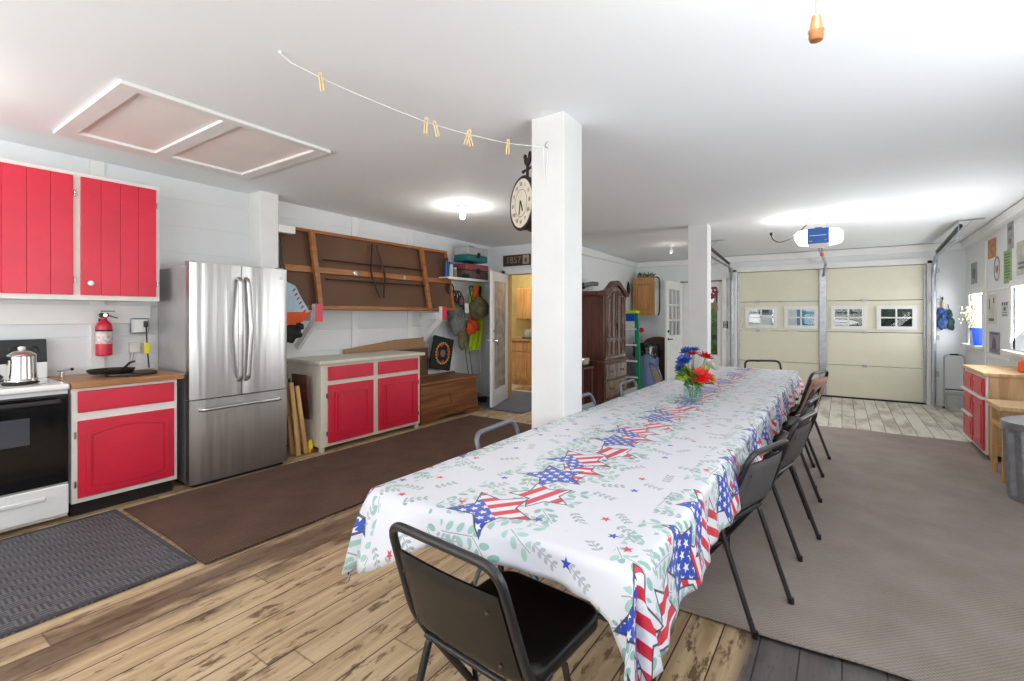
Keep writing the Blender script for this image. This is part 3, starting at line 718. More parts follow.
p = thing('skillet', 'oval cast iron skillet with upturned handle on the butcher block', 'pan', (-4.5, 1.3, .93))
mb = MB(); m0 = 0; mb.lathe([(.02, .024), (.15, .024), (.165, .036), (.178, .056), (.172, .058), (.156, .038), (.02, .032)], (0, 0, 0), 36); mb.xf(0, Matrix.Translation((-4.52, 1.265, .914)) @ Matrix.Diagonal((.7, .82, .9, 1))); mb.build('pan', m_iron, p)
MB().tube(fillet([(-4.58, 1.35, .955), (-4.60, 1.385, .975), (-4.61, 1.41, 1.0), (-4.61, 1.44, 1.004)], .02), .013, 8, flat=.5).build('handle', m_iron, p)
mb = MB().lathe([(.02, 0), (.2, 0), (.205, .012), (.2, .02), (.19, .016), (.02, .016)], (0, 0, 0), 36); mb.xf(0, Matrix.Translation((-4.42, 1.36, .919)) @ Matrix.Diagonal((.6, .78, 1, 1)))
tag(mb.build('griddle', m_iron), 'flat oval cast iron griddle plate under the skillet', 'griddle')
p = thing('clamp_tool', 'small silver clamp tool on the butcher block beside the stove', 'tool', (-4.62, 1.02, .918))
B(-4.64, -4.60, 1.0, 1.02, .918, .965, .004).build('stand', m_chrome, p); MB().tube([(-4.62, .985, .968), (-4.62, 1.06, .975)], .006, 8).build('bar', m_galv, p); MB().ell((-4.62, 1.065, .976), .011).build('grip', m_black, p)

# wall cabinet
k = thing('wall_cabinet', 'white-framed wall cabinet with two red plank doors over the stove', 'cabinet', (-4.68, .95, 1.48))
B(-4.83, -4.52, .30, 1.575, 1.478, 2.395, .004).build('body', m_cab, k)
def plank_door(y0, y1, n):
    mb = MB(); w_ = (y1-y0)/n
    for i in range(n): mb.box(-4.519, -4.498, y0+w_*i+.0008, y0+w_*(i+1)-.0008, 1.515, 2.365, .0025)
    return mb.build('door', m_red, k)
plank_door(.335, 1.045, 6); d = plank_door(1.085, 1.545, 4)
MB().lathe([(.008, 0), (.008, .012), (.018, .018), (.018, .026), (.008, .032)], (-4.498, 1.135, 1.60), 16, 'x').build('knob', m_porc, d, label='white porcelain knob')
hinges(k, m_chrome, -4.508, ((1.055, 1.62), (1.055, 2.24), (1.555, 1.62), (1.555, 2.24)))

# extinguisher, sockets
e = thing('fire_extinguisher', 'red fire extinguisher hung on the wall between stove and fridge', 'fire extinguisher', (-4.76, 1.288, 1.05))
MB().lathe([(.04, 1.05), (.05, 1.055), (.052, 1.07), (.052, 1.27), (.046, 1.3), (.025, 1.325), (.018, 1.335), (.018, 1.35)], (-4.765, 1.288, 0), 28).build('cylinder', m_red, e)
MB().lathe([(.0525, 1.145), (.0532, 1.146), (.0532, 1.24), (.0525, 1.241)], (-4.765, 1.288, 0), 28).build('label', M('extinguisher_label', (214, 196, 196), .5, var=.3, scale=40), e)
MB().lathe([(.0526, 1.243), (.0534, 1.244), (.0534, 1.254), (.0526, 1.255)], (-4.765, 1.288, 0), 28).build('band', m_ink, e)
mb = B(-4.785, -4.745, 1.26, 1.315, 1.35, 1.385, .008); mb.obox((-4.765, 1.27, 1.385), (-4.72, 1.36, 1.345), .02, .008).obox((-4.765, 1.27, 1.4), (-4.73, 1.345, 1.40), .02, .007)
mb.build('lever', m_black, e); MB().lathe([(.014, 0), (.014, .012)], (-4.745, 1.288, 1.368), 14, 'x').build('gauge', m_chrome, e)
B(XL+.001, -4.82, 1.27, 1.306, 1.1, 1.34, .004).build('wall_hook', m_black, e)
e = thing('outlet_box', 'grey metal outlet box with a plugged cord beside the fridge', 'outlet', (-4.81, 1.54, 1.21))
B(XL+.001, -4.805, 1.475, 1.60, 1.215, 1.345, .012).build('box', m_galv, e); B(-4.804, -4.8, 1.488, 1.588, 1.228, 1.332, .003).build('cover', m_porc, e)
B(-4.799, -4.765, 1.555, 1.58, 1.27, 1.32, .006).build('plug', m_black, e)
MB().tube(fillet([(-4.77, 1.567, 1.27), (-4.76, 1.57, 1.1), (-4.78, 1.59, .93)], .05), .006, 6).build('cord', m_ink, e)
B(-4.772, -4.75, 1.55, 1.588, 1.05, 1.14, .004).build('tag', m_yellow, e, label='yellow warning tag')
e = thing('wall_outlet', 'white double wall outlet below the grey metal box', 'outlet', (-4.84, 1.52, 1.07))
B(XL+.001, -4.83, 1.47, 1.548, 1.06, 1.14, .004).build('plate', m_label, e); MB().tube([(-4.826, 1.49, 1.06), (-4.82, 1.47, .921)], .008, 6).build('conduit', m_galv, e)

# ------------------------------------------------------------------ fridge
f = thing('refrigerator', 'stainless steel french-door refrigerator with bottom freezer drawer', 'refrigerator', (-4.55, 2.06, 0))
fy0, fy1, fx = 1.665, 2.465, -4.195
B(-4.83, -4.275, fy0+.005, fy1-.005, .03, 1.76, .006).build('body', m_side, f)
B(-4.27, fx-.03, fy0+.03, fy1-.03, .005, .028).build('kick_plate', m_black, f)
def fdoor(nm, a, b, z0, z1):
    n = 12
    pts = [(-4.272, a), (-4.272, b)]+[(fx-.012+.012*math.sin(PI*(.08+.84*i/n))-.006*(i in (0, n)), b-(b-a)*i/n) for i in range(n+1)]
    return MB().prism(pts, 'z', z0, z1).build(nm, m_steel, f)
dl = fdoor('door', fy0, 2.062, .70, 1.785); drr = fdoor('door', 2.068, fy1, .70, 1.785); fz = fdoor('freezer_drawer', fy0, fy1, .03, .692)
for par, y, s in ((dl, 2.035, -1), (drr, 2.095, 1)):
    pts = fillet([(fx-.006, y, .82), (fx+.035, y+.0*s, .84), (fx+.06, y+.012*s, 1.25), (fx+.035, y, 1.66), (fx-.006, y, 1.68)], .05, 6)
    MB().tube(pts, .019, 10, flat=.8).build('handle', m_steel, par)
pts = fillet([(fx-.008, 1.74, .615), (fx+.04, 1.76, .618), (fx+.055, 2.065, .625), (fx+.04, 2.37, .618), (fx-.008, 2.39, .615)], .05, 6)
MB().tube(pts, .019, 10, flat=.8).build('handle', m_steel, fz)
B(-4.32, -4.24, fy0+.01, fy0+.06, 1.765, 1.80, .006).build('hinge_cover', m_galv, f); B(-4.32, -4.24, fy1-.06, fy1-.01, 1.765, 1.80, .006).build('hinge_cover', m_galv, f)
MB().lathe([(.016, 0), (.016, .002)], (fx-.004, 2.41, 1.70), 14, 'x').build('badge', m_porc, drr)

# between fridge and cream cabinet
t = thing('folded_tray_table', 'folded wooden tray table with pale pine legs leaning beside the fridge', 'tray table', (-4.45, 2.66, 0))
B(-4.5, -4.42, 2.56, 2.58, .3, .72, .004).xf(0, Matrix.Identity(4)).build('tray', m_pine, t)
for x in (-4.47, -4.37):
    MB().obox((x, 2.60, .72), (x+.03, 2.66, .01), .028, .04, (0, 1, 0), .004).build('leg', m_pine, t)
    MB().obox((x, 2.66, .68), (x+.03, 2.74, .01), .028, .04, (0, 1, 0), .004).build('leg', m_pine, t)
MB().obox((-4.47, 2.63, .40), (-4.37, 2.63, .40), .03, .02).build('stretcher', m_pine, t)
t = thing('folded_dark_table', 'dark brown folded tray table behind the pine one beside the fridge', 'tray table', (-4.55, 2.72, 0))
MB().obox((-4.46, 2.775, .34), (-4.46, 2.745, .78), .26, .018, (0, 1, 0), .004).build('tray', m_dark, t)
for x in (-4.66, -4.46): MB().obox((x, 2.755, .72), (x, 2.815, .005), .02, .02, (0, 1, 0), .003).build('leg', m_dark, t)
t = thing('fishing_bobber', 'small yellow-green toy with an orange nose on the floor beside the cream cabinet', 'toy', (-4.36, 2.795, 0))
MB().lathe([(.012, .001), (.03, .03), (.034, .06), (.024, .1), (.012, .13)], (-4.36, 2.795, 0), 16).build('body', m_yellow, t); MB().ell((-4.33, 2.80, .035), .014).build('nose', m_orange, t)
b_ = thing('hanging_bag', 'pale blue and orange cloth bag hanging between the fridge and the tabletop', 'bag', (-4.46, 2.80, 1.1))
MB().prism([(2.60, 1.40), (2.86, 1.40), (2.78, 1.52), (2.70, 1.66), (2.60, 1.70)], 'x', -4.49, -4.46).build('upper_panel', m_skyblue, b_)
MB().prism([(2.60, 1.27), (2.74, 1.28), (2.80, 1.32), (2.86, 1.398), (2.60, 1.398)], 'x', -4.495, -4.455).build('middle_panel', m_orange, b_)
mb = blob(MB(), (-4.48, 2.66, 1.19), (.05, .11, .08), .16, 41); blob(mb, (-4.46, 2.74, 1.25), (.03, .05, .04), .2, 42); mb.build('lower_pouch', m_blackcloth, b_)
for i in range(6): MB().obox((-4.458, 2.70+i*.022, 1.63-i*.042), (-4.458, 2.675+i*.022, 1.605-i*.042), .014, .004, (1, 0, 0)).build('stripe', m_fred, b_)
MB().tube([(-4.475, 2.64, 1.69), (-4.62, 2.64, 1.86)], .004, 6).build('strap', m_ink, b_)

# ------------------------------------------------------------------ cream cabinet
k = thing('cream_cabinet', 'cream base cabinet with two red drawers and two red doors, right of the fridge', 'cabinet', (-4.5, 3.5, 0))
cy0, cy1 = 2.84, 4.19
B(-4.83, -4.245, cy0, cy1, .05, .875, .004).build('body', m_cream, k)
for y in (cy0+.01, cy1-.05): B(-4.30, -4.26, y, y+.04, .0, .05).build('foot', m_creamtop, k)
B(-4.8, -4.45, cy0+.06, cy1-.06, .0, .05).build('base', m_black, k)
for a, b in ((2.915, 3.475), (3.545, 4.145)):
    panel_door(MB(), 'x', -4.244, a, b, .085, .665, .018, .07, .011).build('door', m_red, k)
    panel_door(MB(), 'x', -4.244, a, b, .71, .85, .018, .014, .003).build('drawer', m_red, k)
hinges(k, m_rod, -4.238, ((2.903, .56), (2.903, .18), (4.158, .56), (4.158, .18)))
tag(B(-4.83, -4.2, 2.80, 4.24, .8765, .915, .008).build('cream_countertop', m_creamtop), 'cream laminate countertop on the cabinet right of the fridge', 'countertop')
tag(MB().prism([(3.52, .918), (4.84, .918), (4.84, 1.06), (4.3, 1.045), (3.52, .965)], 'x', -4.82, -4.80).build('cardboard_sheet', m_card), 'brown cardboard sheet standing on the cream countertop against the wall', 'cardboard')
tag(MB().prism([(4.26, .532), (4.86, .532), (4.86, .915), (4.26, .915)], 'x', -4.79, -4.765).build('panel_board', m_hard), 'grey-brown board leaning behind the wooden chest', 'board')

# wooden chest
k = thing('wooden_chest', 'brown wooden blanket chest against the left wall', 'chest', (-4.55, 4.83, 0))
B(-4.72, -4.31, 4.27, 5.38, .06, .475, .006).build('body', m_chest, k)
lidc = B(-4.74, -4.29, 4.25, 5.41, .476, .515, .010).build('lid', m_chest, k)
B(-4.76, -4.742, 4.27, 5.40, .49, .54, .004).build('back_rail', m_chest, k)
mb = MB().prism([(4.25, 0), (4.5, 0), (4.53, .03), (4.8, .05), (5.1, .03), (5.13, 0), (5.41, 0), (5.41, .075), (4.25, .075)], 'x', -4.309, -4.29)
mb.box(-4.7, -4.31, 4.25, 4.269, 0, .075).box(-4.7, -4.31, 5.381, 5.41, 0, .075).build('base_moulding', m_chest, k)
MB().obox((-4.3085, 4.78, .36), (-4.3085, 4.84, .21), .006, .005, (1, 0, 0)).build('scratch', m_black, k)

# brown folding tabletop leaning on two brackets
tl = thing('stored_folding_table', 'long brown folding table stored on the left wall, underside and folded legs showing', 'folding table', (-4.585, 2.70, 1.425), (0, -math.atan2(.17, .87), 0))
def loc(mb, nm, mat): return mb.build(nm, mat, tl, True)
W_, H_ = 2.50, .88
loc(B(-.014, 0, 0, W_, 0, H_, .002), 'panel', m_hard)
loc(B(0, .035, 0, W_, H_-.035, H_, .003), 'top_rail', m_slat); loc(B(0, .035, 0, W_, 0, .04, .003), 'bottom_rail', m_slat)
loc(B(0, .035, W_-.045, W_, .04, H_-.035, .003), 'end_rail', m_slat)
loc(B(0, .03, 0, W_-.045, .40, .465, .003), 'centre_rail', m_slat)
for y in (.30, 1.93): loc(B(.03, .075, y, y+.055, .02, H_-.03, .003), 'cross_batten', m_slat)
for z in (.33, .545): loc(MB().tube([(.055, .43, z), (.055, 1.97, z)], .010, 8), 'leg_tube', m_rod)
for y, s in ((1.12, 1), (1.185, -1)):
    loc(MB().tube(fillet([(.06, y, .80), (.06, y-.06*s, .50), (.065, y-.07*s, .42), (.06, y+.01, .14)], .05), .012, 8), 'leg_brace', m_rod)
loc(MB().lathe([(.012, .03), (.03, .03), (.03, .04), (.012, .045)], (0, .85, .43), 14, 'x'), 'catch', m_chrome)
loc(MB().lathe([(.012, .03), (.03, .03), (.03, .04), (.012, .045)], (0, 1.60, .43), 14, 'x'), 'catch', m_chrome)
def bracket(y, label):
    k = thing('wall_bracket', label, 'bracket', (-4.65, y, 1.05), group=None)
    B(XL+.001, -4.49, y-.045, y+.045, 1.31, 1.40, .004).build('arm', m_trim, k)
    B(-4.489, -4.43, y-.042, y+.042, 1.30, 1.485, .004).build('stop_block', m_trim, k); B(-4.429, -4.425, y-.042, y+.042, 1.30, 1.485, .001).build('painted_end', m_red, k, label='red-painted end')
    MB().obox((XL+.03, y, 1.02), (-4.5, y, 1.31), .07, .04, (0, 1, 0), .003).build('brace', m_trim, k)
bracket(2.94, 'red-ended white wooden bracket under the near end of the brown tabletop'); bracket(4.83, 'red-ended white wooden bracket under the far end of the brown tabletop')
c_ = thing('seat_cushion', 'black square cushion with a yellow and red flower ring hanging above the chest', 'cushion', (-4.70, 5.02, .6), (math.radians(-12), 0, 0))
MB().box(-.02, .02, -.21, .21, .0, .46, .018).build('pad', m_blackcloth, c_, True)
mb = MB(); mr = MB()
for i in range(22):
    a = i*2*PI/22; mb.ell((.022, .135*math.cos(a), .23+.145*math.sin(a)), .006, .018, .018, 8, 6)
    if i in (0, 2, 7, 11, 12, 17): mr.ell((.026, .115*math.cos(a), .23+.12*math.sin(a)), .008, .026, .026, 8, 6)
mb.build('flower_ring', M('mustard_yellow_felt', (176, 156, 70), .8), c_, True); mr.build('red_flowers', m_fred, c_, True); MB().lathe([(.05, 0), (.052, .003)], (.021, .0, .23), 16, 'x').build('grey_centre', m_greybag, c_, True)
MB().tube([(0, 0, .42), (0, -.02, .56), (-.02, -.03, .62)], .003, 6).build('loop', m_galv, c_, True)

# shelf, tackle boxes, hanging gear
k = thing('wall_shelf', 'narrow white wall shelf beside the house door', 'shelf', (-4.7, 5.85, 1.88))
B(XL+.001, -4.50, 4.98, 6.20, 1.885, 1.905, .003).build('board', m_trim, k); B(-4.50, -4.485, 4.98, 6.20, 1.87, 1.907, .003).build('lip', m_trim, k)
B(XL+.001, XL+.02, 4.98, 6.20, 1.78, 1.884, .003).build('rail', m_trim, k)
def tackle(label, y0, y1, z0, z1, zm, ma, mb_, x0=-4.80, x1=-4.52):
    t = thing('tackle_box', label, 'tackle box', ((x0+x1)/2, (y0+y1)/2, z0))
    B(x0, x1, y0, y1, z0, zm, .012).build('base', ma, t); B(x0+.006, x1+.006, y0-.006, y1+.006, zm+.001, z1, .02).build('lid', mb_, t)
    B(x1+.006, x1+.022, (y0+y1)/2-.03, (y0+y1)/2+.03, zm-.04, zm+.04, .005).build('latch', m_black, t)
    ym = (y0+y1)/2; MB().tube(fillet([(x0+.14, ym-.08, z1), (x0+.14, ym-.07, z1+.03), (x0+.14, ym+.07, z1+.03), (x0+.14, ym+.08, z1)], .02), .008, 8).build('handle', m_black, t)
tackle('brown and maroon tackle box at the bottom of the shelf stack', 5.40, 5.93, 1.906, 2.13, 2.03, m_brownbox, m_maroon)
tackle('teal tackle box with a grey lid on top of the shelf stack', 5.44, 5.91, 2.17, 2.385, 2.265, m_teal, m_greybox)
def can(label, y, h, m1, m2, x=-4.62, r=.032):
    t = thing('spray_can', label, 'can', (x, y, 1.906))
    MB().lathe([(r-.003, 1.906), (r, 1.91), (r, 1.906+h*.8), (r*.7, 1.906+h*.86)], (x, y, 0), 18).build('body', m1, t); MB().lathe([(r*.75, 1.906+h*.86), (r*.75, 1.906+h), (r*.4, 1.906+h+.004)], (x, y, 0), 18).build('cap', m2, t)
can('tall spray can with black cap at the left end of the wall shelf', 5.08, .27, m_purple, m_black)
can('blue and white can beside the black-capped can on the wall shelf', 5.17, .22, m_skyblue, m_blue, r=.036)
can('short tan jar third from the left on the wall shelf', 5.26, .15, m_card, m_label)
b_ = tag(MB().ell((-4.545, 5.42, 1.945), .05, .07, .038, 14, 8).build('cloth_cap', m_blackcloth), 'dark cap lying on the wall shelf in front of the tackle boxes', 'cap')
t = thing('camouflage_bag', 'olive canvas shoulder bag hanging by its black strap beside the door', 'bag', (-4.66, 5.82, 1.3))
blob(MB(), (-4.60, 5.80, 1.47), (.10, .21, .17), .08, 3).build('body', m_olive, t); blob(MB(), (-4.51, 5.76, 1.43), (.05, .15, .10), .08, 5).build('front_pocket', m_olive, t)
MB().tube(fillet([(-4.60, 5.64, 1.55), (-4.62, 5.60, 1.72), (-4.72, 5.70, 1.84), (-4.68, 5.86, 1.76), (-4.60, 5.94, 1.55)], .10, 8), .012, 6, flat=.5).build('strap', m_ink, t)
t = thing('safety_vest', 'lime yellow hi-vis vest hanging on the wall beside the door', 'vest', (-4.74, 5.92, .78))
def vest(a, b):
    zz = .82+1.04*b; wid = .14+.05*b if b < .75 else .19-.13*(b-.75)/.25
    y = 5.86+.12*b+(a-.5)*2*wid+.03*math.sin(b*5); return (-4.76+.025*math.sin(a*14+b*3)*(1.1-b)+.015*math.sin(a*31), y, zz-.05*abs(a-.5)*(b > .9))
MB().grid(vest, 34, 24, .010).build('body', m_lime, t)
MB().tube([(-4.715, 5.98, 1.82), (-4.72, 5.95, 1.58)], .018, 6).build('collar_opening', m_blackcloth, t)
t = thing('orange_bag', 'bright orange stuff sack hanging behind the olive bag', 'bag', (-4.70, 5.73, 1.0))
mb = blob(MB(), (-4.66, 5.70, 1.19), (.06, .13, .10), .16, 9); blob(mb, (-4.63, 5.62, 1.14), (.05, .07, .07), .16, 19); mb.build('lower_bundle', m_orange, t); blob(MB(), (-4.67, 5.80, 1.70), (.03, .05, .14), .14, 11).build('upper_fold', m_orange, t); MB().obox((-4.71, 5.76, 1.25), (-4.71, 5.79, 1.6), .06, .02, (1, 0, 0)).build('middle_fold', m_orange, t)
t = thing('grey_backpack', 'grey canvas backpack hanging left of the olive bag', 'bag', (-4.70, 5.36, .95))
mb = blob(MB(), (-4.70, 5.36, 1.42), (.09, .15, .14), .12, 4); blob(mb, (-4.68, 5.38, 1.22), (.09, .14, .17), .14, 14); mb.build('body', m_greybag, t); blob(MB(), (-4.62, 5.42, 1.02), (.05, .07, .15), .12, 24).build('hanging_strap_bundle', m_olive, t); MB().tube([(-4.64, 5.28, 1.5), (-4.72, 5.3, 1.72), (-4.65, 5.38, 1.5)], .012, 6).build('strap', m_ink, t)
B(-4.575, -4.565, 5.43, 5.51, 1.40, 1.54, .003).build('paper_tag', m_label, t)
t = thing('reel_bundle', 'tangle of black cords and fishing reels hanging under the wall shelf', 'fishing gear', (-4.68, 5.25, 1.6))
for i in range(6):
    cx, cz0, r = 5.14+i*.042, 1.74-.03*i+.03*math.sin(i*2), .05+.01*(i % 2)
    MB().tube([(-4.64+.012*i, cx+r*math.cos(a*.42), cz0+r*1.3*math.sin(a*.42)) for a in range(15)], .010, 6, closed=True).build('coil', m_ink, t)
mb = blob(MB(), (-4.70, 5.22, 1.66), (.05, .10, .11), .2, 33); mb.build('net', m_blackcloth, t)
MB().lathe([(.03, 0), (.045, .01), (.03, .02), (.03, .05), (.045, .06)], (-4.64, 5.36, 1.58), 16, 'x').build('reel', m_maroon, t)
for i, (y, lab) in enumerate(((5.56, 'nearer'), (5.65, 'farther'))):
    t = thing('fishing_rod', '%s of the two dark rods standing left of the orange sack' % lab, 'fishing rod', (-4.68, y, .0))
    MB().tube([(-4.54, y+.03, .005), (-4.60, y, .4), (-4.80, y-.03, 1.72)], .010, 8, r_end=.005).build('rod', m_ink, t); MB().tube([(-4.54, y+.03, .012), (-4.585, y+.01, .32)], .015, 8).build('grip', m_card, t)
    MB().lathe([(.02, 0), (.03, .012), (.03, .03), (.02, .04)], (-4.59, y, .44), 12, 'y').build('reel', m_black, t)
t = thing('push_broom', 'thin grey-handled floor tool standing behind the house door', 'broom', (-4.68, 6.22, 0))
MB().tube([(-4.66, 5.95, .1), (-4.78, 6.03, 1.15)], .010, 8).build('handle', m_galv, t); B(-4.74, -4.58, 5.88, 5.97, .002, .1, .006).build('head', m_black, t); B(-4.72, -4.62, 5.86, 5.879, .1, .16, .004).build('clamp', m_card, t)
s_ = thing('wall_sign', 'dark brown wooden sign reading 1857 with a small picture, above the house door', 'sign', (-4.4, YD, 2.18))
B(-4.60, -4.07, YD-.022, YD-.001, 2.165, 2.345, .004).build('board', M('dark_sign_board', (62, 46, 36), .6, var=.15), s_)
text('numerals', '1857', .15, M('faded_lettering', (150, 128, 108), .7), (-4.39, YD-.024, 2.255), (PI/2, 0, 0), s_)
pc = B(-4.21, -4.09, YD-.027, YD-.023, 2.185, 2.33, .002).build('picture', M('sepia_paper', (176, 160, 136), .7, var=.15, scale=20), s_); MB().ell((-4.15, YD-.029, 2.25), .025, .004, .04, 10, 8).build('printed_figure', M('sepia_ink', (110, 92, 70), .7), pc)

# ------------------------------------------------------------------ clothesline and pegs
cl = [(-1.48, 2.498, 2.382), (-1.517, 2.428, 2.377), (-1.595, 2.278, 2.364), (-1.707, 2.061, 2.372), (-1.797, 1.886, 2.388), (-1.82, 1.842, 2.395), (-1.901, 1.686, 2.428), (-1.976, 1.54, 2.462), (-2.06, 1.378, 2.507), (-2.122, 1.258, 2.55), (-2.14, 1.22, cz(1.22)-.006)]
t = thing('clothesline', 'white clothesline strung from the near post up to the ceiling', 'clothesline', cl[0])
MB().tube(cl, .0017, 6).build('line', m_cord, t); MB().lathe([(.007, 0), (.008, -.006), (.003, -.012)], (-2.14, 1.22, cz(1.22)), 10).build('ceiling_hook', m_porc, t)
MB().tube(fillet([(-1.46, 2.499, 2.375), (-1.46, 2.47, 2.375), (-1.45, 2.46, 2.39), (-1.44, 2.47, 2.40)], .01), .004, 6).build('post_hook', m_galv, t)
MB().tube([(-1.47, 2.47, 2.372), (-1.475, 2.49, 2.20), (-1.462, 2.49, 2.18), (-1.45, 2.485, 2.34)], .002, 5).build('loose_end', m_cord, t)
def at_line(f):
    f *= len(cl)-1; i = min(int(f), len(cl)-2); a, b = Vector(cl[i]), Vector(cl[i+1]); return a.lerp(b, f-i)
m_peg = WOOD('pale_peg_wood', (206, 176, 124), (222, 196, 148), 2, .6)
def peg():
    t = thing('clothes_peg', 'x', 'clothes peg', (0, 0, 0), group='wooden pegs on the clothesline')
    for s in (-1, 1): MB().prism([(s*.001, .02), (s*.007, .018), (s*.009, -.05), (s*.004, -.055), (s*.0015, -.01)], 'y', -.005, .005).build('wooden_leg', m_peg, t, True)
    MB().cyl((0, -.006, .004), (0, .006, .004), .004, n=8).build('spring', m_galv, t, True); return t
p0 = peg()
PG = [(2, (0, .05, .9), 'clothes peg on the line nearest the white post'), (3, (0, .35, .9), 'left-tilted peg of the crossed pair on the clothesline'), (3, (0, -.25, .9), 'right-tilted peg of the crossed pair on the clothesline'),
      (4, (0, -.25, .6), 'tilted clothes peg in the middle of the line, right of its neighbour'), (5, (0, .05, .6), 'upright clothes peg in the middle of the line, left of the tilted one'), (8, (0, -.15, .6), 'lone clothes peg nearest the ceiling end of the clothesline')]
for i, (fq, r, lab) in enumerate(PG):
    q = p0 if i == 0 else dup(p0); q.location = Vector(cl[fq])-Vector((.003*(i == 2), 0, -.004*(i == 1))); q.scale = (1.2, 1.2, 1.25); q.rotation_euler = r; q['label'] = lab

# station clock on the near post
k = thing('station_clock', 'round double-sided station clock with a rooster on the side of the near post', 'clock', (-1.56, 2.61, 1.93), (0, 0, math.radians(-31)))
cc = (-.215, 0, .187); R_ = .175
MB().lathe([(R_-.012, -.045), (R_+.002, -.05), (R_+.008, -.042), (R_, -.03), (R_, .03), (R_+.008, .042), (R_+.002, .05), (R_-.012, .045)], cc, 48, 'y').build('case', m_iron, k, True)
fc = MB().lathe([(R_-.014, -.049), (R_-.014, -.0455)], cc, 48, 'y').build('face', m_clay, k, True); MB().lathe([(R_-.014, .0455), (R_-.014, .049)], cc, 48, 'y').build('rear_face', m_clay, k, True)
for i, nm in enumerate(('XII', 'I', 'II', 'III', 'IIII', 'V', 'VI', 'VII', 'VIII', 'IX', 'X', 'XI')):
    a = PI/2-i*PI/6; nn = text('numeral', nm, .036, m_ink, (0, 0, 0), (PI/2, 0, 0), None, .0004); nn.parent = fc; nn.location = (cc[0]+.126*math.cos(a), cc[1]-.0495, cc[2]+.126*math.sin(a))
MB().frame([(cc[0]+.092*math.cos(2*PI*i/40), cc[2]+.092*math.sin(2*PI*i/40)) for i in range(40)], [(cc[0]+.089*math.cos(2*PI*i/40), cc[2]+.089*math.sin(2*PI*i/40)) for i in range(40)], 'y', -.0497, -.0492).build('minute_ring', m_ink, fc, True)
MB().obox((cc[0], -.052, cc[2]+.012), (cc[0]+.03, -.052, cc[2]-.055), .012, .002, (0, 1, 0)).build('hour_hand', m_ink, fc, True)
MB().obox((cc[0], -.055, cc[2]+.02), (cc[0]-.02, -.055, cc[2]-.075), .008, .0015, (0, 1, 0)).build('minute_hand', m_ink, fc, True)
mb = MB().tube([(cc[0], 0, .360), (cc[0], 0, .436)], .010, 8).obox((0, 0, .42), (cc[0]-.06, 0, .42), .016, .010).ell((cc[0]-.065, 0, .42), .011).tube(fillet([(0, 0, .02), (-.05, 0, .0), (-.09, 0, .04)], .02), .010, 8).box(-.012, -.001, -.03, .03, -.01, .50, .004); mb.build('bracket', m_iron, k, True)
rp = [(0, .47), (-.012, .482), (-.032, .50), (-.042, .522), (-.04, .54), (-.052, .545), (-.047, .556), (-.036, .568), (-.024, .558), (-.02, .535), (-.004, .525), (.012, .528), (.024, .552), (.04, .566), (.058, .552), (.058, .525), (.044, .498), (.022, .482)]
MB().prism([(x*1.0+cc[0], (z-.47)*1.0+.434) for x, z in rp], 'y', -.007, .007).build('rooster', m_iron, k, True, label='black iron rooster')

# ------------------------------------------------------------------ the long table, its cloth
TX0, TX1, TY0, TZ = -1.335, -.405, 1.10, .772
for i, lab in enumerate(('folding table under the near half of the flag-star tablecloth', 'folding table under the far half of the flag-star tablecloth')):
    a = TY0+.005+i*2.44; b = a+2.43
    t = thing('folding_table', lab, 'table', ((TX0+TX1)/2, (a+b)/2, 0))
    B(TX0+.01, TX1-.01, a, b, TZ-.045, TZ-.006, .008).build('tabletop', m_hard, t)
    for y in (a+.55, b-.55):
        for x in (TX0+.14, TX1-.14): MB().tube([(x, y, TZ-.046), (x, y, .012 if y < 2.3 else .022)], .014, 10).build('leg', m_frame, t)
        MB().tube([(TX0+.14, y, .25), (TX1-.14, y, .25)], .010, 8).build('crossbar', m_frame, t)
me = bpy.data.meshes.new('tablecloth'); Wt = TX1-TX0; Lt = 4.88; dl_, dr_, df_, db_ = .25, .215, .115, .2
us = [-Wt/2-dl_+dl_*i/16 for i in range(16)]+[-Wt/2+Wt*i/20 for i in range(20)]+[Wt/2+dr_*i/16 for i in range(17)]
vs = [-df_+df_*i/8 for i in range(8)]+[Lt*i/150 for i in range(150)]+[Lt+db_*i/8 for i in range(9)]
def fall(e, r=.02):            # drop and outward offset for an overhang e
    if e <= 0: return 0, 0
    a = min(e/r, PI/2)
    return (r*(1-math.cos(a))+max(0, e-r*PI/2), r*math.sin(a))
verts = []; uvs = []
def frontdrop(u):              # the cloth lies askew: its front edge hangs lower towards the corners
    l = max(0, min(1, (-u-.08)/.40)); r = max(0, min(1, (u-.38)/.12))
    return .10+.16*l*l*(3-2*l)+.14*r*r*(3-2*r)
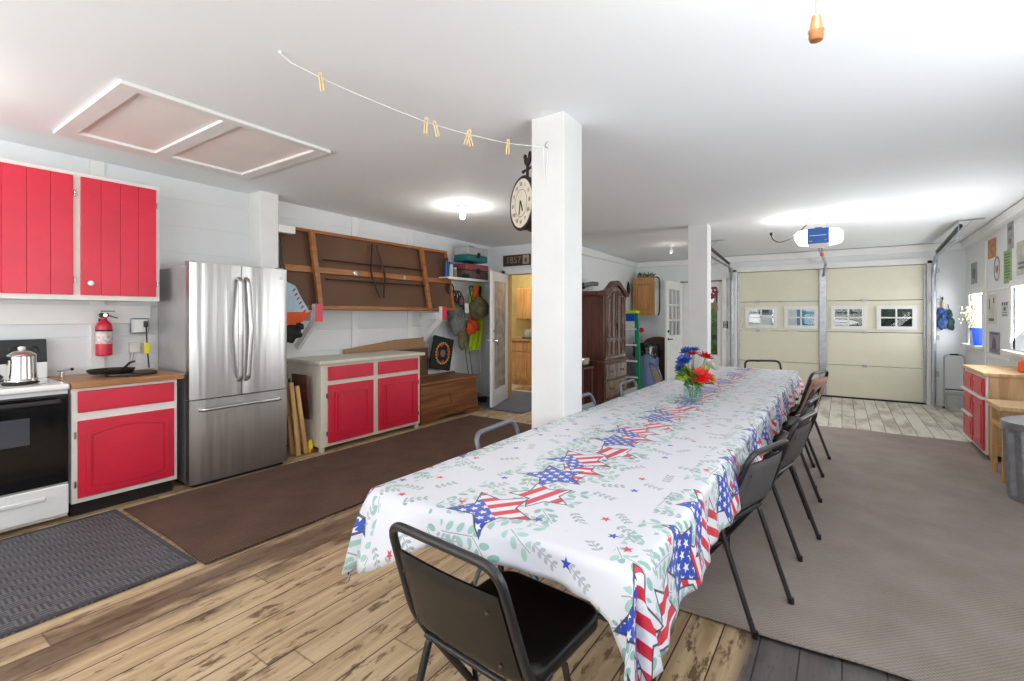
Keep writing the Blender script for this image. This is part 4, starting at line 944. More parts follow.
for v0_ in vs:
    for u in us:
        v = v0_*frontdrop(u)/df_ if v0_ < 0 else v0_
        eu = max(0, abs(u)-Wt/2); ev = max(0, -v, v-Lt); su = 1 if u > 0 else -1; sv = -1 if v < Lt/2 else 1
        e = math.hypot(eu, ev); drop, outw = fall(e)
        corner = math.sin(2*math.atan2(ev, eu))**2 if eu > 0 and ev > 0 else 0
        near_ = 1+(.12 if u > 0 else -.05)*corner
        drop *= near_
        x = max(-Wt/2, min(Wt/2, u)); y = max(0, min(Lt, v)); zz = TZ-drop
        if e > 1e-6:
            fold = (.012*math.sin(v*15+1.3*math.sin(v*4))+.006*math.sin(v*37)) if eu > 0 and ev < .02 else .016*math.sin(u*17+1)+.008*math.sin(u*41)
            k = min(1, e/.12); ang = math.atan2(ev, eu)
            if eu > 0 and ev > 0: fold = .03*math.cos(ang*4)
            flare = outw+drop*(.13 if not (u < 0 and v < .3) else .13+.17*(1-max(0, v)/.3))+fold*k
            x += su*flare*eu/e; y += sv*flare*ev/e
        else: zz += .0015*math.sin(u*9+v*3)*math.sin(v*2.1)
        verts.append((x+(TX0+TX1)/2, y+TY0, zz)); uvs.append((u, v))
nu = len(us); faces = [(j*nu+i, j*nu+i+1, (j+1)*nu+i+1, (j+1)*nu+i) for j in range(len(vs)-1) for i in range(nu-1)]
me.from_pydata(verts, [], faces); uvl = me.uv_layers.new(name='UVMap')
for lp in me.loops: uvl.data[lp.index].uv = uvs[lp.vertex_index]
for p_ in me.polygons: p_.use_smooth = True
me.materials.append(m_cloth); tc = bpy.data.objects.new('tablecloth', me); C.objects.link(tc)
tag(tc, 'white tablecloth printed with flag stars and sprigs over the long table', 'tablecloth')
sm = tc.modifiers.new('thickness', 'SOLIDIFY'); sm.thickness = .0012; sm.offset = -1

# flowers on the table
fx_, fy_ = -.86, 3.47
v_ = thing('flower_vase', 'small aqua glass vase holding the red and blue flowers on the table', 'vase', (fx_, fy_, TZ+.002))
z0 = TZ+.003
MB().lathe([(.045, z0), (.06, z0+.004), (.062, z0+.05), (.056, z0+.11), (.054, z0+.14), (.060, z0+.15), (.056, z0+.15), (.050, z0+.14), (.052, z0+.11), (.057, z0+.05), (.05, z0+.012), (.01, z0+.01)], (fx_, fy_, 0), 28).build('glass', m_vase, v_)
bq = thing('flower_bouquet', 'bouquet of red, blue and white artificial flowers in the aqua vase', 'flowers', (fx_, fy_, z0+.02))
st = MB(); heads = []
def petal(mb, c, n, L_, w_, cup, tilt):
    base = Vector(c); n = Vector(n).normalized(); a = n.orthogonal().normalized(); b = n.cross(a)
    d = a*math.cos(tilt)+b*math.sin(tilt); sd = n.cross(d)
    P = [base, base+d*L_*.5+sd*w_+n*cup*L_*.35, base+d*L_+n*cup*L_, base+d*L_*.5-sd*w_+n*cup*L_*.35]
    vs_ = [mb.b.verts.new(p) for p in P]; up = [mb.b.verts.new(p+n*.003) for p in P]
    mb.b.faces.new(vs_); mb.b.faces.new(up[::-1])
    for q in range(4): mb.b.faces.new((vs_[q], vs_[(q+1) % 4], up[(q+1) % 4], up[q]))
def flower(off, r, mat, nm, layers=3, npet=7, cupv=.6):
    c = Vector((fx_, fy_, z0+.125))+Vector(off); n = Vector((off[0]-.02, off[1]-.05, abs(off[2])+.03)).normalized(); mb = MB()
    r *= .85
    for l in range(layers):
        for q in range(npet): petal(mb, c+n*.006*l, n, r*(1-.22*l), r*.42*(1-.2*l), cupv*(.35+.5*l), q*2*PI/npet+l*.5)
    mb.build(nm, mat, bq, sharp=3); MB().tube([(fx_+off[0]*.2, fy_+off[1]*.2, z0+.02), (fx_+off[0]*.4, fy_+off[1]*.4, z0+.13), tuple(c)], .003, 6).build('stem', m_leaf, bq)
def rdir(du, dz, dd=0.0):      # a head offset: du to the right of the viewer, dz up, dd towards the viewer
    return (du*.824+dd*.5665*1, du*.5665-dd*.824, dz)
flower(rdir(.03, .05, .07), .085, m_fred, 'red_flower', 4, 8); flower(rdir(.09, .17, 0), .075, m_fred, 'red_flower', 3, 6); flower(rdir(.01, .19, -.03), .06, m_fred, 'red_flower', 2, 6)
flower(rdir(-.07, .15, .04), .075, m_fblue, 'blue_flower', 4, 8); flower(rdir(-.04, .21, 0), .06, m_fblue, 'blue_flower', 3, 7); flower(rdir(-.09, .10, .02), .05, m_fblue, 'blue_flower', 3, 7); flower(rdir(.02, .22, -.02), .05, m_fblue, 'blue_flower', 2, 7)
flower(rdir(.14, .10, -.04), .065, m_fwhite, 'white_flower', 3, 8); flower(rdir(.11, .03, .03), .055, m_forange, 'orange_flower', 3, 7)
mb = MB(); m2 = MB()
for i in range(110):
    a = rnd.uniform(0, 2*PI); e_ = rnd.uniform(-.25, .75); c = Vector((fx_, fy_, z0+.15)); d = Vector((math.cos(a)*math.cos(e_), math.sin(a)*math.cos(e_), math.sin(e_)))
    petal(mb if i % 2 else m2, c+d*.05, d.orthogonal()+Vector((rnd.uniform(-.5, .5),)*3), rnd.uniform(.07, .13), .024, .1, rnd.uniform(0, 6))
mb.build('leaves', m_leaf, bq, sharp=3); m2.build('light_leaves', m_leaf3, bq, sharp=3)
# broad trumpet-like leaf at the left
c = Vector((fx_, fy_, z0+.13)); e_ = Vector(rdir(-.15, .05, .03)); mb = MB()
petal(mb, c+e_*.55, Vector((.5, -.8, .5)), .13, .05, .3, 2.6); mb.build('variegated_leaf', m_leaf3, bq, sharp=3)

# ------------------------------------------------------------------ folding chairs
def make_chair(label, mf, mp, ms, loc_, rot, gap=.075, H=.80):
    t = thing('folding_chair', label, 'chair', loc_, (0, 0, rot)); w_ = .215
    path = fillet([(-w_, .21, .012), (-w_, -.09, .43), (-w_+.005, -.145, .52), (-w_+.02, -.235, H), (w_-.02, -.235, H), (w_-.005, -.145, .52), (w_, -.09, .43), (w_, .21, .012)], .06, 6)
    MB().tube(path, .0125, 10).build('frame', mf, t, True)
    for s in (-1, 1):
        x = s*(w_-.028)
        lg = MB().tube(fillet([(x, -.02, .44), (x, -.095, .425), (x, -.245, .014)], .03), .0115, 10).build('rear_leg', mf, t, True)
        MB().lathe([(.0125, .0), (.0135, .004), (.0125, .03)], (x, -.248, .0), 12).build('foot_cap', m_black, lg, True)
        MB().obox((x, .05, .43), (x+s*.015, .12, .14), .006, .02, (1, 0, 0)).build('brace', mf, t, True)
        MB().lathe([(.015, .0), (.016, .004), (.014, .035)], (s*w_, .215, .0), 12).build('foot_cap', m_black, t, True)
    MB().tube([(-w_+.02, -.105, .425), (w_-.02, -.105, .425)], .009, 8).build('rear_crossbar', mf, t, True)
    MB().tube([(-w_, .105, .16), (w_, .105, .16)], .008, 8).build('front_crossbar', mf, t, True)
    # seat: padded, rounded
    n = 24
    def rr(sx, sy, r, cx, cy):
        out = []
        for qx, qy, a0 in ((1, 1, 0), (-1, 1, 90), (-1, -1, 180), (1, -1, 270)):
            for i in range(6): a = math.radians(a0+18*i); out.append((cx+qx*(sx-r)+r*math.cos(a), cy+qy*(sy-r)+r*math.sin(a)))
        return out
    mb = MB(); rings = []
    for k_, z in ((.97, .432), (1, .438), (1, .462), (.97, .474), (.88, .481), (.5, .486)):
        rings.append([mb.b.verts.new((p[0]*k_, .085+(p[1]-.085)*k_, z+.012*(p[1]))) for p in rr(.196, .18, .06, 0, .085)])
    for A, Bq in zip(rings, rings[1:]):
        for q in range(n): mb.b.faces.new((A[q], A[(q+1) % n], Bq[(q+1) % n], Bq[q]))
    mb.b.faces.new(rings[0][::-1]); mb.b.faces.new(rings[-1]); mb.build('seat', ms, t, True, sharp=1.2)
    # back pad between the tubes
    zb, zt = .465, H-gap
    def bp(side):
        def fn(a, b):
            x = (a-.5)*2*(w_-.022-.012*b); z = zb+(zt-zb)*b; y = -.14-(z-.505)*(.325 if z > .505 else .6)
            ed = min(a, 1-a)*8; ed2 = min(b, 1-b)*8; k_ = min(1, ed)**.5*min(1, ed2)**.5
            return (x, y-.012*math.cos((a-.5)*2.6)+side*(.004+.012*k_), z)
        return fn
    mb = MB(); mb.grid(bp(1), 16, 14); mb.grid(bp(-1), 16, 14); bmesh.ops.remove_doubles(mb.b, verts=mb.b.verts[:], dist=.0005)
    o = mb.build('backrest', mp, t, True, sharp=1.2)
    for x in (-.15, .15):
        for z in (zb+.06, zt-.05): MB().ell((x, -.14-(z-.505)*.325-.026, z), .006, .003, .006, 8, 6).build('rivet', mf, t, True)
    return t
def fl(x, y): return .012 if (-1.3 < x < 1.42 and 2.3 < y < 6.9) else 0.0
make_chair('black padded folding chair at the near end of the table', m_frame, m_vinyl, m_vinyl, (-.81, 1.115, .001), -.08)
RC = [(2.41, .28, 'charcoal folding chair nearest the camera on the right side of the table', m_vinyl2, m_frame), (3.25, .20, 'second charcoal folding chair from the near end on the right side', m_vinyl2, m_frame), (3.92, .12, 'middle folding chair of the five on the right side of the table', m_vinyl2, m_frame),
      (4.58, .10, 'dark folding chair just before the tan-backed one on the right side', m_vinyl2, m_frame), (5.2, .30, 'tan-backed folding chair farthest along the right side of the table', m_tan, m_frame)]
for y, a, lab, mp, mf in RC:
    # rear feet stand near X -0.18; the chair faces the table (-X) with a slight turn
    rx = -.255 if y < 3 else -.16; make_chair(lab, mf, mp, m_vinyl, (rx-.24*math.cos(a), y+.24*math.sin(a), .019), PI/2-a, .055, .765 if y < 5 else .83)
LCH = [(2.08, -.08, 'grey-framed folding chair just before the white post, left of the table', m_grey, m_gframe, .15, -1.29), (3.05, .0, 'grey folding chair just past the white post, left of the table', m_grey, m_gframe, .06, -1.29), (3.97, -.05, 'grey folding chair in front of the dark armoire', m_grey, m_gframe, .06, -1.29),
       (5.80, -.55, 'beige-backed folding chair standing back from the table in front of the blue bin', m_beige, m_gframe, .06, -1.66)]
for y, a, lab, mp, mf, gp, xx in LCH:
    make_chair(lab, mf, mp, m_vinyl, (xx, y, .019 if 2.2 < y < 5.5 else .001), -PI/2-a, gp, .775)
make_chair('dark folding chair at the far end of the table', m_frame, m_vinyl2, m_vinyl, (-.66, 6.10, .019), PI+.5, .14, .815)

# ------------------------------------------------------------------ armoire and its neighbours
k = thing('armoire', 'dark walnut armoire with arched doors and drawers against the side wall', 'armoire', (-3.2, 6.97, 0))
ax0, ax1, ay0, ay1 = -3.48, -2.91, 6.62, 7.52
B(ax0, ax1, ay0+.02, ay1-.02, .66, 1.66, .004).build('upper_body', m_dark, k)
B(ax0, ax1+.01, ay0, ay1, .09, .64, .004).build('lower_body', m_dark, k)
B(ax0, ax1+.03, ay0-.015, ay1+.015, .0, .09, .01).build('base_moulding', m_dark, k); B(ax0, ax1+.03, ay0-.015, ay1+.015, .641, .685, .01).build('waist_moulding', m_dark, k)
n = 24; ym = (ay0+ay1)/2
def archz(y):
    q = (y-ym)/((ay1-ay0)/2); return 1.66+.17*max(0, math.cos(q*PI/2*1.0))**1.0*(.5+.5*math.cos(q*PI))**.6
ys = [ay0-.02+(ay1-ay0+.04)*i/n for i in range(n+1)]
MB().prism([(y, archz(y)+.075) for y in ys]+[(y, archz(y)) for y in reversed(ys)], 'x', ax1-.05, ax1+.05).build('arched_cornice', m_dark, k)
MB().prism([(y, archz(y)+.0) for y in ys]+[(ay1, 1.60), (ay0, 1.60)], 'x', ax1-.04, ax1+.002).build('pediment', m_dark, k)
B(ax0, ax1-.051, ay0-.01, ay1+.01, 1.661, 1.73, .008).build('top_moulding', m_dark, k)
m_arm = WOOD('walnut_painted_glare', (84, 66, 54), (124, 104, 88), 2, .14, coat=.8)  # walnut made paler and greyer: glare on glossy doors put into the colour
for i in range(2):
    a = ay0+.07+i*.385; b = a+.375; a0, b0 = (a, b)
    top = [(y, min(archz(y)-.02, 1.80)) for y in [a+(b-a)*q/8 for q in range(9)]]
    d = MB().prism([(a, .71)]+[(b, .71)]+top[::-1], 'x', ax1+.003, ax1+.022).build('door', m_arm, k)
    for j in range(2):
        ya = a+.03+j*.165; yb = ya+.145
        tp = [(y, min(archz(y)-.08, 1.76)) for y in [ya+(yb-ya)*q/6 for q in range(7)]]
        P_ = [(ya, 1.02), (yb, 1.02)]+tp[::-1]; cy = (ya+yb)/2; cz_ = 1.35
        MB().frame(P_, [(cy+(p[0]-cy)*.8, cz_+(p[1]-cz_)*.95) for p in P_], 'x', ax1+.022, ax1+.032).build('upper_panel', m_dark, d)
        P_ = [(ya, .75), (yb, .75), (yb, .98), (ya, .98)]; MB().frame(P_, [(cy+(p[0]-cy)*.8, .865+(p[1]-.865)*.85) for p in P_], 'x', ax1+.022, ax1+.032).build('lower_panel', m_dark, d)
    MB().obox((ax1+.033, b-.02 if i == 0 else a+.02, 1.15), (ax1+.033, b-.02 if i == 0 else a+.02, 1.24), .014, .012).build('handle', m_rod, d)
for (a, b, z0, z1) in ((ay0+.04, ym-.008, .40, .62), (ym+.008, ay1-.04, .40, .62), (ay0+.04, ay1-.04, .13, .37)):
    d = B(ax1+.011, ax1+.028, a, b, z0, z1, .006).build('drawer', m_arm, k)
    for y in ([(a+b)/2] if b-a < .5 else [a+.2, b-.2]): MB().lathe([(.008, 0), (.008, .012), (.018, .02), (.014, .03)], (ax1+.028, y, (z0+z1)/2), 14, 'x').build('knob', m_rod, d)
t = thing('garden_tool', 'lime and grey garden tool lying on top of the armoire', 'garden tool', (-3.35, 6.78, 1.73))
blob(MB(), (-3.37, 6.75, 1.81), (.055, .075, .075), .08, 2).build('body', m_lime, t); MB().tube([(-3.33, 6.78, 1.825), (-3.18, 6.83, 1.855), (-3.10, 6.86, 1.85)], .042, 12, r_end=.03).build('nozzle', M('mid_grey_plastic', (112, 114, 118), .5), t)
MB().tube([(-3.335, 6.77, 1.82), (-3.30, 6.785, 1.828)], .05, 12).build('collar', m_black, t)
t = thing('side_table', 'small dark table half hidden behind the near post', 'table', (-3.15, 6.27, 0))
B(-3.32, -2.97, 6.08, 6.44, .60, .63, .006).build('tabletop', m_dark, t); B(-3.30, -2.99, 6.10, 6.42, .2, .22, .004).build('lower_shelf', m_dark, t)
for x in (-3.30, -3.02):
    for y in (6.10, 6.39): B(x, x+.03, y, y+.03, .0, .6, .003).build('leg', m_dark, t)
t = thing('toaster', 'chrome toaster on the small dark table behind the near post', 'toaster', (-3.13, 6.26, .63))
B(-3.25, -3.0, 6.16, 6.36, .645, .77, .025).build('body', m_chrome, t); B(-3.24, -3.01, 6.17, 6.35, .631, .645, .004).build('base', m_black, t); B(-3.2, -3.05, 6.2, 6.225, .768, .772).build('slot', m_black, t); B(-3.2, -3.05, 6.29, 6.315, .768, .772).build('slot', m_black, t)
# ladder
t = thing('step_ladder', 'green fibreglass stepladder leaning beside the armoire', 'ladder', (-3.17, 8.2, 0))
lx = -3.13
for s in (-1, 1):
    MB().obox((lx+s*.225, 8.10, .012), (lx+s*.125, 8.26, 1.40), .07, .03, (0, 1, 0), .004).build('front_rail', m_green, t)
    MB().obox((lx+s*.20, 8.32, .012), (lx+s*.115, 8.33, 1.36), .04, .025, (0, 1, 0), .004).build('rear_rail', m_green, t)
    B(lx+s*.225-.035, lx+s*.225+.035, 8.08, 8.12, .0, .04, .004).build('foot', m_black, t)
for z in (.28, .56, .84, 1.12):
    q = z/1.4; hw = .225-.10*q-.0; y = 8.10+.16*q; B(lx-hw, lx+hw, y-.045, y+.035, z-.014, z+.014, .004).build('step', m_porc, t)
B(lx-.15, lx+.15, 8.20, 8.36, 1.40, 1.45, .01).build('top_cap', m_lime, t)
B(lx-.115, lx+.115, 8.205, 8.225, 1.26, 1.395, .003).build('label', m_blue, t); B(lx-.11, lx+.11, 8.19, 8.21, 1.17, 1.25, .003).build('warning_label', m_label, t)
# bin
t = thing('waste_bin', 'slate blue plastic bin lined with a black bag beside the ladder', 'bin', (-3.0, 8.75, 0))
MB().lathe([(.20, .0), (.21, .01), (  .235, .80), (.235, .82), (.215, .82), (.16, .03)], (-2.99, 8.75, 0), 28).build('tub', m_bin, t)
mb = MB(); q = random.Random(4); n = 36
for l, (r, z) in enumerate(((.20, .74), (.24, .80), (.245, .70), (.25, .60))):
    pass
rings = []
for l, (r, z) in enumerate(((.195, .75), (.21, .84), (.24, .845), (.25, .78), (.245, .70), (.255, .62))):
    rings.append([mb.b.verts.new((-2.99+(r+.008*math.sin(i*2.1+l)+(l > 3)*.012*math.sin(i*.9))*math.cos(i*2*PI/n), 8.75+(r+.008*math.sin(i*2.1+l)+(l > 3)*.012*math.sin(i*.9))*math.sin(i*2*PI/n), z+(l > 3)*.05*math.sin(i*.7)+.008*math.sin(i*1.7))) for i in range(n)])
for A, Bq in zip(rings, rings[1:]):
    for i in range(n): mb.b.faces.new((A[i], A[(i+1) % n], Bq[(i+1) % n], Bq[i]))
mb.build('bag_liner', m_bag, t, sharp=2)
t = tag(MB().prism([(-3.3, 0), (-2.72, 0), (-2.72, .80)]+[(-3.01+.29*math.cos(PI*i/10), .80+.14*math.sin(PI*i/10)) for i in range(1, 10)]+[(-3.3, .80)], 'y', 9.49, 9.53).build('headboard', m_hard), 'brown wooden board with an arched top leaning behind the blue bin', 'board')
t = thing('red_topped_tool', 'long-handled tool with a red top behind the blue bin', 'tool', (-3.2, 9.3, 0))
MB().tube([(-3.2, 9.25, .006), (-3.28, 9.3, 1.02)], .014, 8).build('handle', M('yellow_handle', (190, 160, 60), .5), t); MB().lathe([(.02, -.02), (.05, -.015), (.05, .015), (.02, .02)], (-3.28, 9.3, 1.07), 16, 'y').build('top', m_fred, t)
tag(MB().tube([(-2.66, 9.42, .006), (-2.69, 9.57, 1.2)], .014, 8).build('tool_handle', m_ink), 'dark tool handle leaning between the bin and the open white door', 'tool')
k = thing('oak_wall_cabinet', 'small honey oak wall cabinet on the far wall above the blue bin', 'cabinet', (-3.2, 9.45, 1.36))
B(-3.46, -3.0, 9.30, 9.595, 1.36, 2.10, .004).build('body', m_cab, k)
B(-3.45, -3.01, 9.275, 9.299, 1.365, 2.095, .006).frame([(-3.385, 1.43), (-3.075, 1.43), (-3.08, 1.98), (-3.16, 2.01), (-3.30, 2.01), (-3.38, 1.98)], [(-3.355, 1.465), (-3.105, 1.465), (-3.105, 1.96), (-3.16, 1.985), (-3.30, 1.985), (-3.355, 1.96)], 'y', 9.262, 9.276).build('door', m_oak, k)
MB().frame([(-3.352, 1.468), (-3.108, 1.468), (-3.108, 1.958), (-3.16, 1.982), (-3.30, 1.982), (-3.352, 1.958)], [(-3.34, 1.48), (-3.12, 1.48), (-3.12, 1.95), (-3.165, 1.972), (-3.295, 1.972), (-3.34, 1.95)], 'y', 9.268, 9.275).build('groove_shade_strip', m_butcher, bpy.data.objects[k.children[-1].name])  # darker strip imitates the shade of a groove round the door panel
t = thing('potted_plant', 'low planter of green foliage on top of the oak wall cabinet', 'plant', (-3.25, 9.42, 2.10))
B(-3.40, -3.08, 9.36, 9.50, 2.101, 2.15, .008).build('planter', m_card, t)
mb = MB()
for i in range(70): x = -3.24+rnd.uniform(-.17, .17); y = 9.43+rnd.uniform(-.07, .07); petal(mb, (x, y, 2.14), (rnd.uniform(-1, 1), rnd.uniform(-1, 1), .3), rnd.uniform(.04, .11), .014, .2, rnd.uniform(0, 6))
mb.build('foliage', m_leaf2, t, sharp=3)
t = thing('black_hose', 'black hose looped over the right side of the oak wall cabinet', 'hose', (-2.97, 9.4, 1.4))
MB().tube(fillet([(-3.06, 9.42, 2.112), (-2.97, 9.42, 2.118), (-2.955, 9.42, 2.0), (-2.955, 9.42, 1.45), (-2.98, 9.42, 1.36)], .05), .013, 8).build('hose', m_ink, t)
blob(MB(), (-3.475, 9.12, 1.88), (.024, .06, .13), .1, 6).build('hanging_cloth', m_blackcloth)
tag(bpy.data.objects['hanging_cloth'], 'dark cloth bundle hanging just left of the oak wall cabinet', 'cloth')

# ------------------------------------------------------------------ right-hand side
k = thing('red_door_cabinet', 'maple cabinet with small red doors and drawers by the right wall', 'cabinet', (1.28, 6.6, 0))
kx0, kx1, ky0, ky1 = 1.095, 1.485, 6.14, 7.05
B(kx0+.02, kx1, ky0, ky1, .075, .80, .004).build('body', m_maple, k)
B(kx0, kx0+.019, ky0, ky1, .075, .80, .003).build('face_frame', m_cab, k)
B(kx0-.02, kx1, ky0-.015, ky1+.015, .801, .835, .006).build('top', m_maple, k)
for x, y in ((kx0+.06, ky0+.05), (kx1-.08, ky0+.05), (kx0+.06, ky1-.08), (kx1-.08, ky1-.08)): MB().lathe([(.02, .0), (.024, .03), (.03, .075)], (x, y, 0), 12).build('foot', m_oak, k)
for (a, b) in ((ky0+.014, 6.57), (6.61, ky1-.03)):
    panel_door(MB(), 'x', kx0-.001, a, b, .61, .775, .017, .03, .006, 0, -1).build('drawer', m_red, k)
    mid = .35 if a > 6.4 else None
    for (z0, z1) in (((.11, .34), (.365, .58)) if mid else ((.11, .58),)):
        d = panel_door(MB(), 'x', kx0-.001, a, b, z0, z1, .017, .05, .006, 0, -1).build('door', m_red, k)
B(kx0-.036, kx0-.001, 6.62, ky1-.02, .343, .362, .004).build('shelf_edge', m_cab, k); B(kx0-.036, kx0-.001, 6.13, 7.06, .585, .603, .004).build('rail', m_cab, k)
t = thing('wooden_stool', 'pine step stool between the maple cabinet and the metal trash can', 'stool', (1.3, 5.6, 0))
B(1.035, 1.46, 5.38, 5.84, .60, .635, .006).build('seat', m_maple, t)
for x in (1.065, 1.40):
    for y in (5.41, 5.77): B(x, x+.04, y, y+.035, .0, .599, .004).build('leg', m_pine, t)
for y in (5.415, 5.775): B(1.105, 1.40, y, y+.025, .2, .24, .003).build('stretcher', m_pine, t)
for x in (1.07, 1.41): B(x, x+.025, 5.445, 5.77, .44, .48, .003).build('side_rail', m_pine, t)
t = thing('trash_can', 'galvanised metal trash can with lid at the right edge', 'trash can', (1.24, 5.0, .0))
R0 = .20; cx, cy = 1.225, 5.02; n = 60; mb = MB(); rings = []
for l in range(13):
    z = .012+.545*l/12; r = R0+.03*l/12; amp = .010 if 1 <= l <= 11 else 0
    rings.append([mb.b.verts.new((cx+(r+amp*(1 if (i % 4) < 2 else -1))*math.cos(2*PI*i/n), cy+(r+amp*(1 if (i % 4) < 2 else -1))*math.sin(2*PI*i/n), z)) for i in range(n)])
for A, Bq in zip(rings, rings[1:]):
    for i in range(n): mb.b.faces.new((A[i], A[(i+1) % n], Bq[(i+1) % n], Bq[i]))
mb.b.faces.new(rings[0][::-1]); mb.build('can_body', m_galv, t, sharp=.25)
MB().lathe([(R0-.01, .012), (R0+.008, .012), (R0+.008, .04), (R0-.005, .045)], (cx, cy, 0), 40).build('base_rim', m_galv, t)
ld = MB().lathe([(R0+.045, .54), (R0+.048, .545), (R0+.046, .59), (R0+.03, .60), (.15, .622), (.05, .632), (.005, .633)], (cx, cy, 0), 40).build('lid', m_galv, t)
MB().tube(fillet([(cx, cy-.05, .631), (cx, cy-.045, .66), (cx, cy+.045, .66), (cx, cy+.05, .631)], .02), .007, 8).build('lid_handle', m_galv, ld)
for s in (-1, 1): MB().tube(fillet([(cx-.05, cy+s*(R0+.024), .42), (cx-.05, cy+s*(R0+.06), .40), (cx+.05, cy+s*(R0+.06), .40), (cx+.05, cy+s*(R0+.024), .42)], .02), .006, 8).build('side_handle', m_galv, t)
tag(MB().lathe([(.03, .0), (.05, .005), (.05, .09), (.02, .12)], (1.41, 6.4, .836), 16).build('orange_jug', m_orange), 'orange jug on the maple cabinet at the right edge', 'jug')
# hand truck / folding step
t = thing('folding_step_stool', 'grey folding step stool with a tall hoop standing by the garage corner', 'step stool', (1.36, 9.42, 0))
pts = fillet([(1.23, 9.40, .02), (1.24, 9.44, .79), (1.46, 9.44, .79), (1.475, 9.40, .02)], .06, 6); MB().tube(pts, .012, 8).build('hoop', m_galv, t)
B(1.30, 1.40, 9.425, 9.455, .78, .805, .008).build('grip', m_black, t); B(1.235, 1.47, 9.24, 9.46, .22, .245, .006).build('step', m_greybox, t)
for x in (1.245, 1.46): MB().tube([(x, 9.40, .24), (x, 9.25, .012)], .011, 8).build('front_leg', m_galv, t)
for x in (1.23, 1.475): MB().lathe([(.016, 0), (.016, .03)], (x, 9.40, .0), 10).build('foot', m_black, t)
MB().tube([(1.24, 9.42, .28), (1.465, 9.42, .28)], .009, 8).build('crossbar', m_black, t)
# hanging blue and green sacks
t = thing('hanging_sack', 'blue sack hanging on the white wall right of the garage door', 'bag', (1.24, 9.55, 1.15))
mb = blob(MB(), (1.215, 9.54, 1.42), (.05, .03, .055), .2, 5); blob(mb, (1.255, 9.54, 1.40), (.035, .03, .06), .2, 15); mb.build('upper_bundle', m_purple, t)
mb = blob(MB(), (1.225, 9.54, 1.25), (.055, .035, .085), .18, 6); blob(mb, (1.265, 9.545, 1.26), (.035, .03, .08), .18, 16); blob(mb, (1.235, 9.54, 1.34), (.03, .03, .04), .1, 26); mb.build('lower_bundle', m_purple, t)
B(1.228, 1.252, 9.565, 9.598, 1.44, 1.56, .004).build('wooden_handle', m_pine, t); MB().tube(fillet([(1.24, 9.58, 1.55), (1.235, 9.575, 1.60), (1.24, 9.57, 1.64), (1.25, 9.575, 1.60)], .01), .006, 6).build('hook', m_iron, t)
t = thing('hanging_sack', 'dark green sack hanging beside the blue sack', 'bag', (1.31, 9.55, 1.15))
mb = blob(MB(), (1.315, 9.552, 1.38), (.03, .025, .07), .2, 7); blob(mb, (1.325, 9.552, 1.24), (.042, .03, .085), .2, 17); mb.build('bundle', M('dark_green_cloth', (30, 66, 66), .7, var=.3), t); MB().tube([(1.312, 9.552, 1.44), (1.30, 9.575, 1.53)], .005, 6).build('cord', m_ink, t)
# posters
def poster(name, label, y0, y1, z0, z1, mat, marks=(), ink=m_ink):
    t = thing(name, label, 'poster', (XR, (y0+y1)/2, z0)); B(XR-.006, XR-.001, y0, y1, z0, z1).build('sheet', mat, t)
    if marks:
        mb = MB()
        for (a, b, c, d) in marks: mb.box(XR-.0075, XR-.0062, y1-(y1-y0)*a, y1-(y1-y0)*b, z1-(z1-z0)*c, z1-(z1-z0)*d)
        mb.build('printing', ink, t)
    return t
lines = lambda n, a=.12, b=.88, c0=.1, c1=.9: [(a+.05*(i % 2), b-.08*(i % 3), c0+(c1-c0)*i/n, c0+(c1-c0)*i/n+.4*(c1-c0)/n) for i in range(n)]
m_inkg = M('soft_grey_ink', (110, 108, 112), .7)
poster('picture', 'small orange-brown picture high on the poster wall', 7.9, 8.26, 2.06, 2.29, M('orange_print', (190, 130, 84), .6, var=.3, scale=18))
poster('picture', 'tall narrow grey picture at the top of the poster wall', 7.2, 7.42, 2.08, 2.37, M('grey_print', (156, 154, 146), .6, var=.2, scale=18), [(.2, .8, .15, .3), (.3, .7, .6, .8)], m_inkg)
poster('poster', 'green poster with lines of text above the large bright window', 7.27, 7.56, 1.72, 2.08, M('green_print', (140, 164, 108), .6, var=.15, scale=9), lines(9), M('green_ink', (84, 112, 66), .7))
poster('poster', 'large pale poster of flowers at the right edge of the poster wall', 6.7, 7.08, 1.78, 2.12, M('pale_floral_print', (186, 188, 170), .6, var=.25, scale=9), [(.15, .75, .62, .7), (.15, .65, .75, .83)], m_inkg)
poster('picture', 'grey picture left of the panel seam above the small window', 8.86, 9.22, 1.80, 2.09, M('grey_photo_print', (150, 152, 152), .6, var=.35, scale=8), [(.3, .7, .3, .75)], m_inkg)
poster('chart', 'pale map chart between the small and the large window', 7.90, 8.28, 1.26, 1.62, M('pale_map_print', (206, 206, 192), .6, var=.12, scale=8), [(.7, .85, .12, .3), (.2, .3, .15, .5), (.15, .8, .8, .9)], m_inkg)
poster('chart', 'small grey line print left of the large window', 7.38, 7.66, 1.35, 1.52, M('pale_paper', (206, 208, 212), .6), [(.1, .3, .05, .25), (.4, .6, .05, .25), (.7, .9, .05, .25), (.35, .65, .35, .6), (.2, .8, .7, .75), (.15, .85, .85, .92)], m_inkg)
pz = poster('poster', 'dark grey-violet printed poster below the pale map chart', 7.74, 8.20, .91, 1.17, M('violet_grey_print', (150, 142, 152), .6, var=.12, scale=10), [(.1, .9, .05, .13), (.1, .9, .78, .82), (.12, .85, .86, .9)], M('violet_ink', (92, 86, 98), .7))
MB().prism([(7.85+.02, .97), (8.08, .97), (8.04, 1.06), (7.97, 1.12), (7.90, 1.06)], 'x', XR-.0075, XR-.0062).build('emblem', M('violet_ink_2', (98, 90, 104), .7), pz)
t = thing('oval_plaque', 'white oval plaque with a dark rim on the poster wall', 'plaque', (XR, 7.82, 1.76))
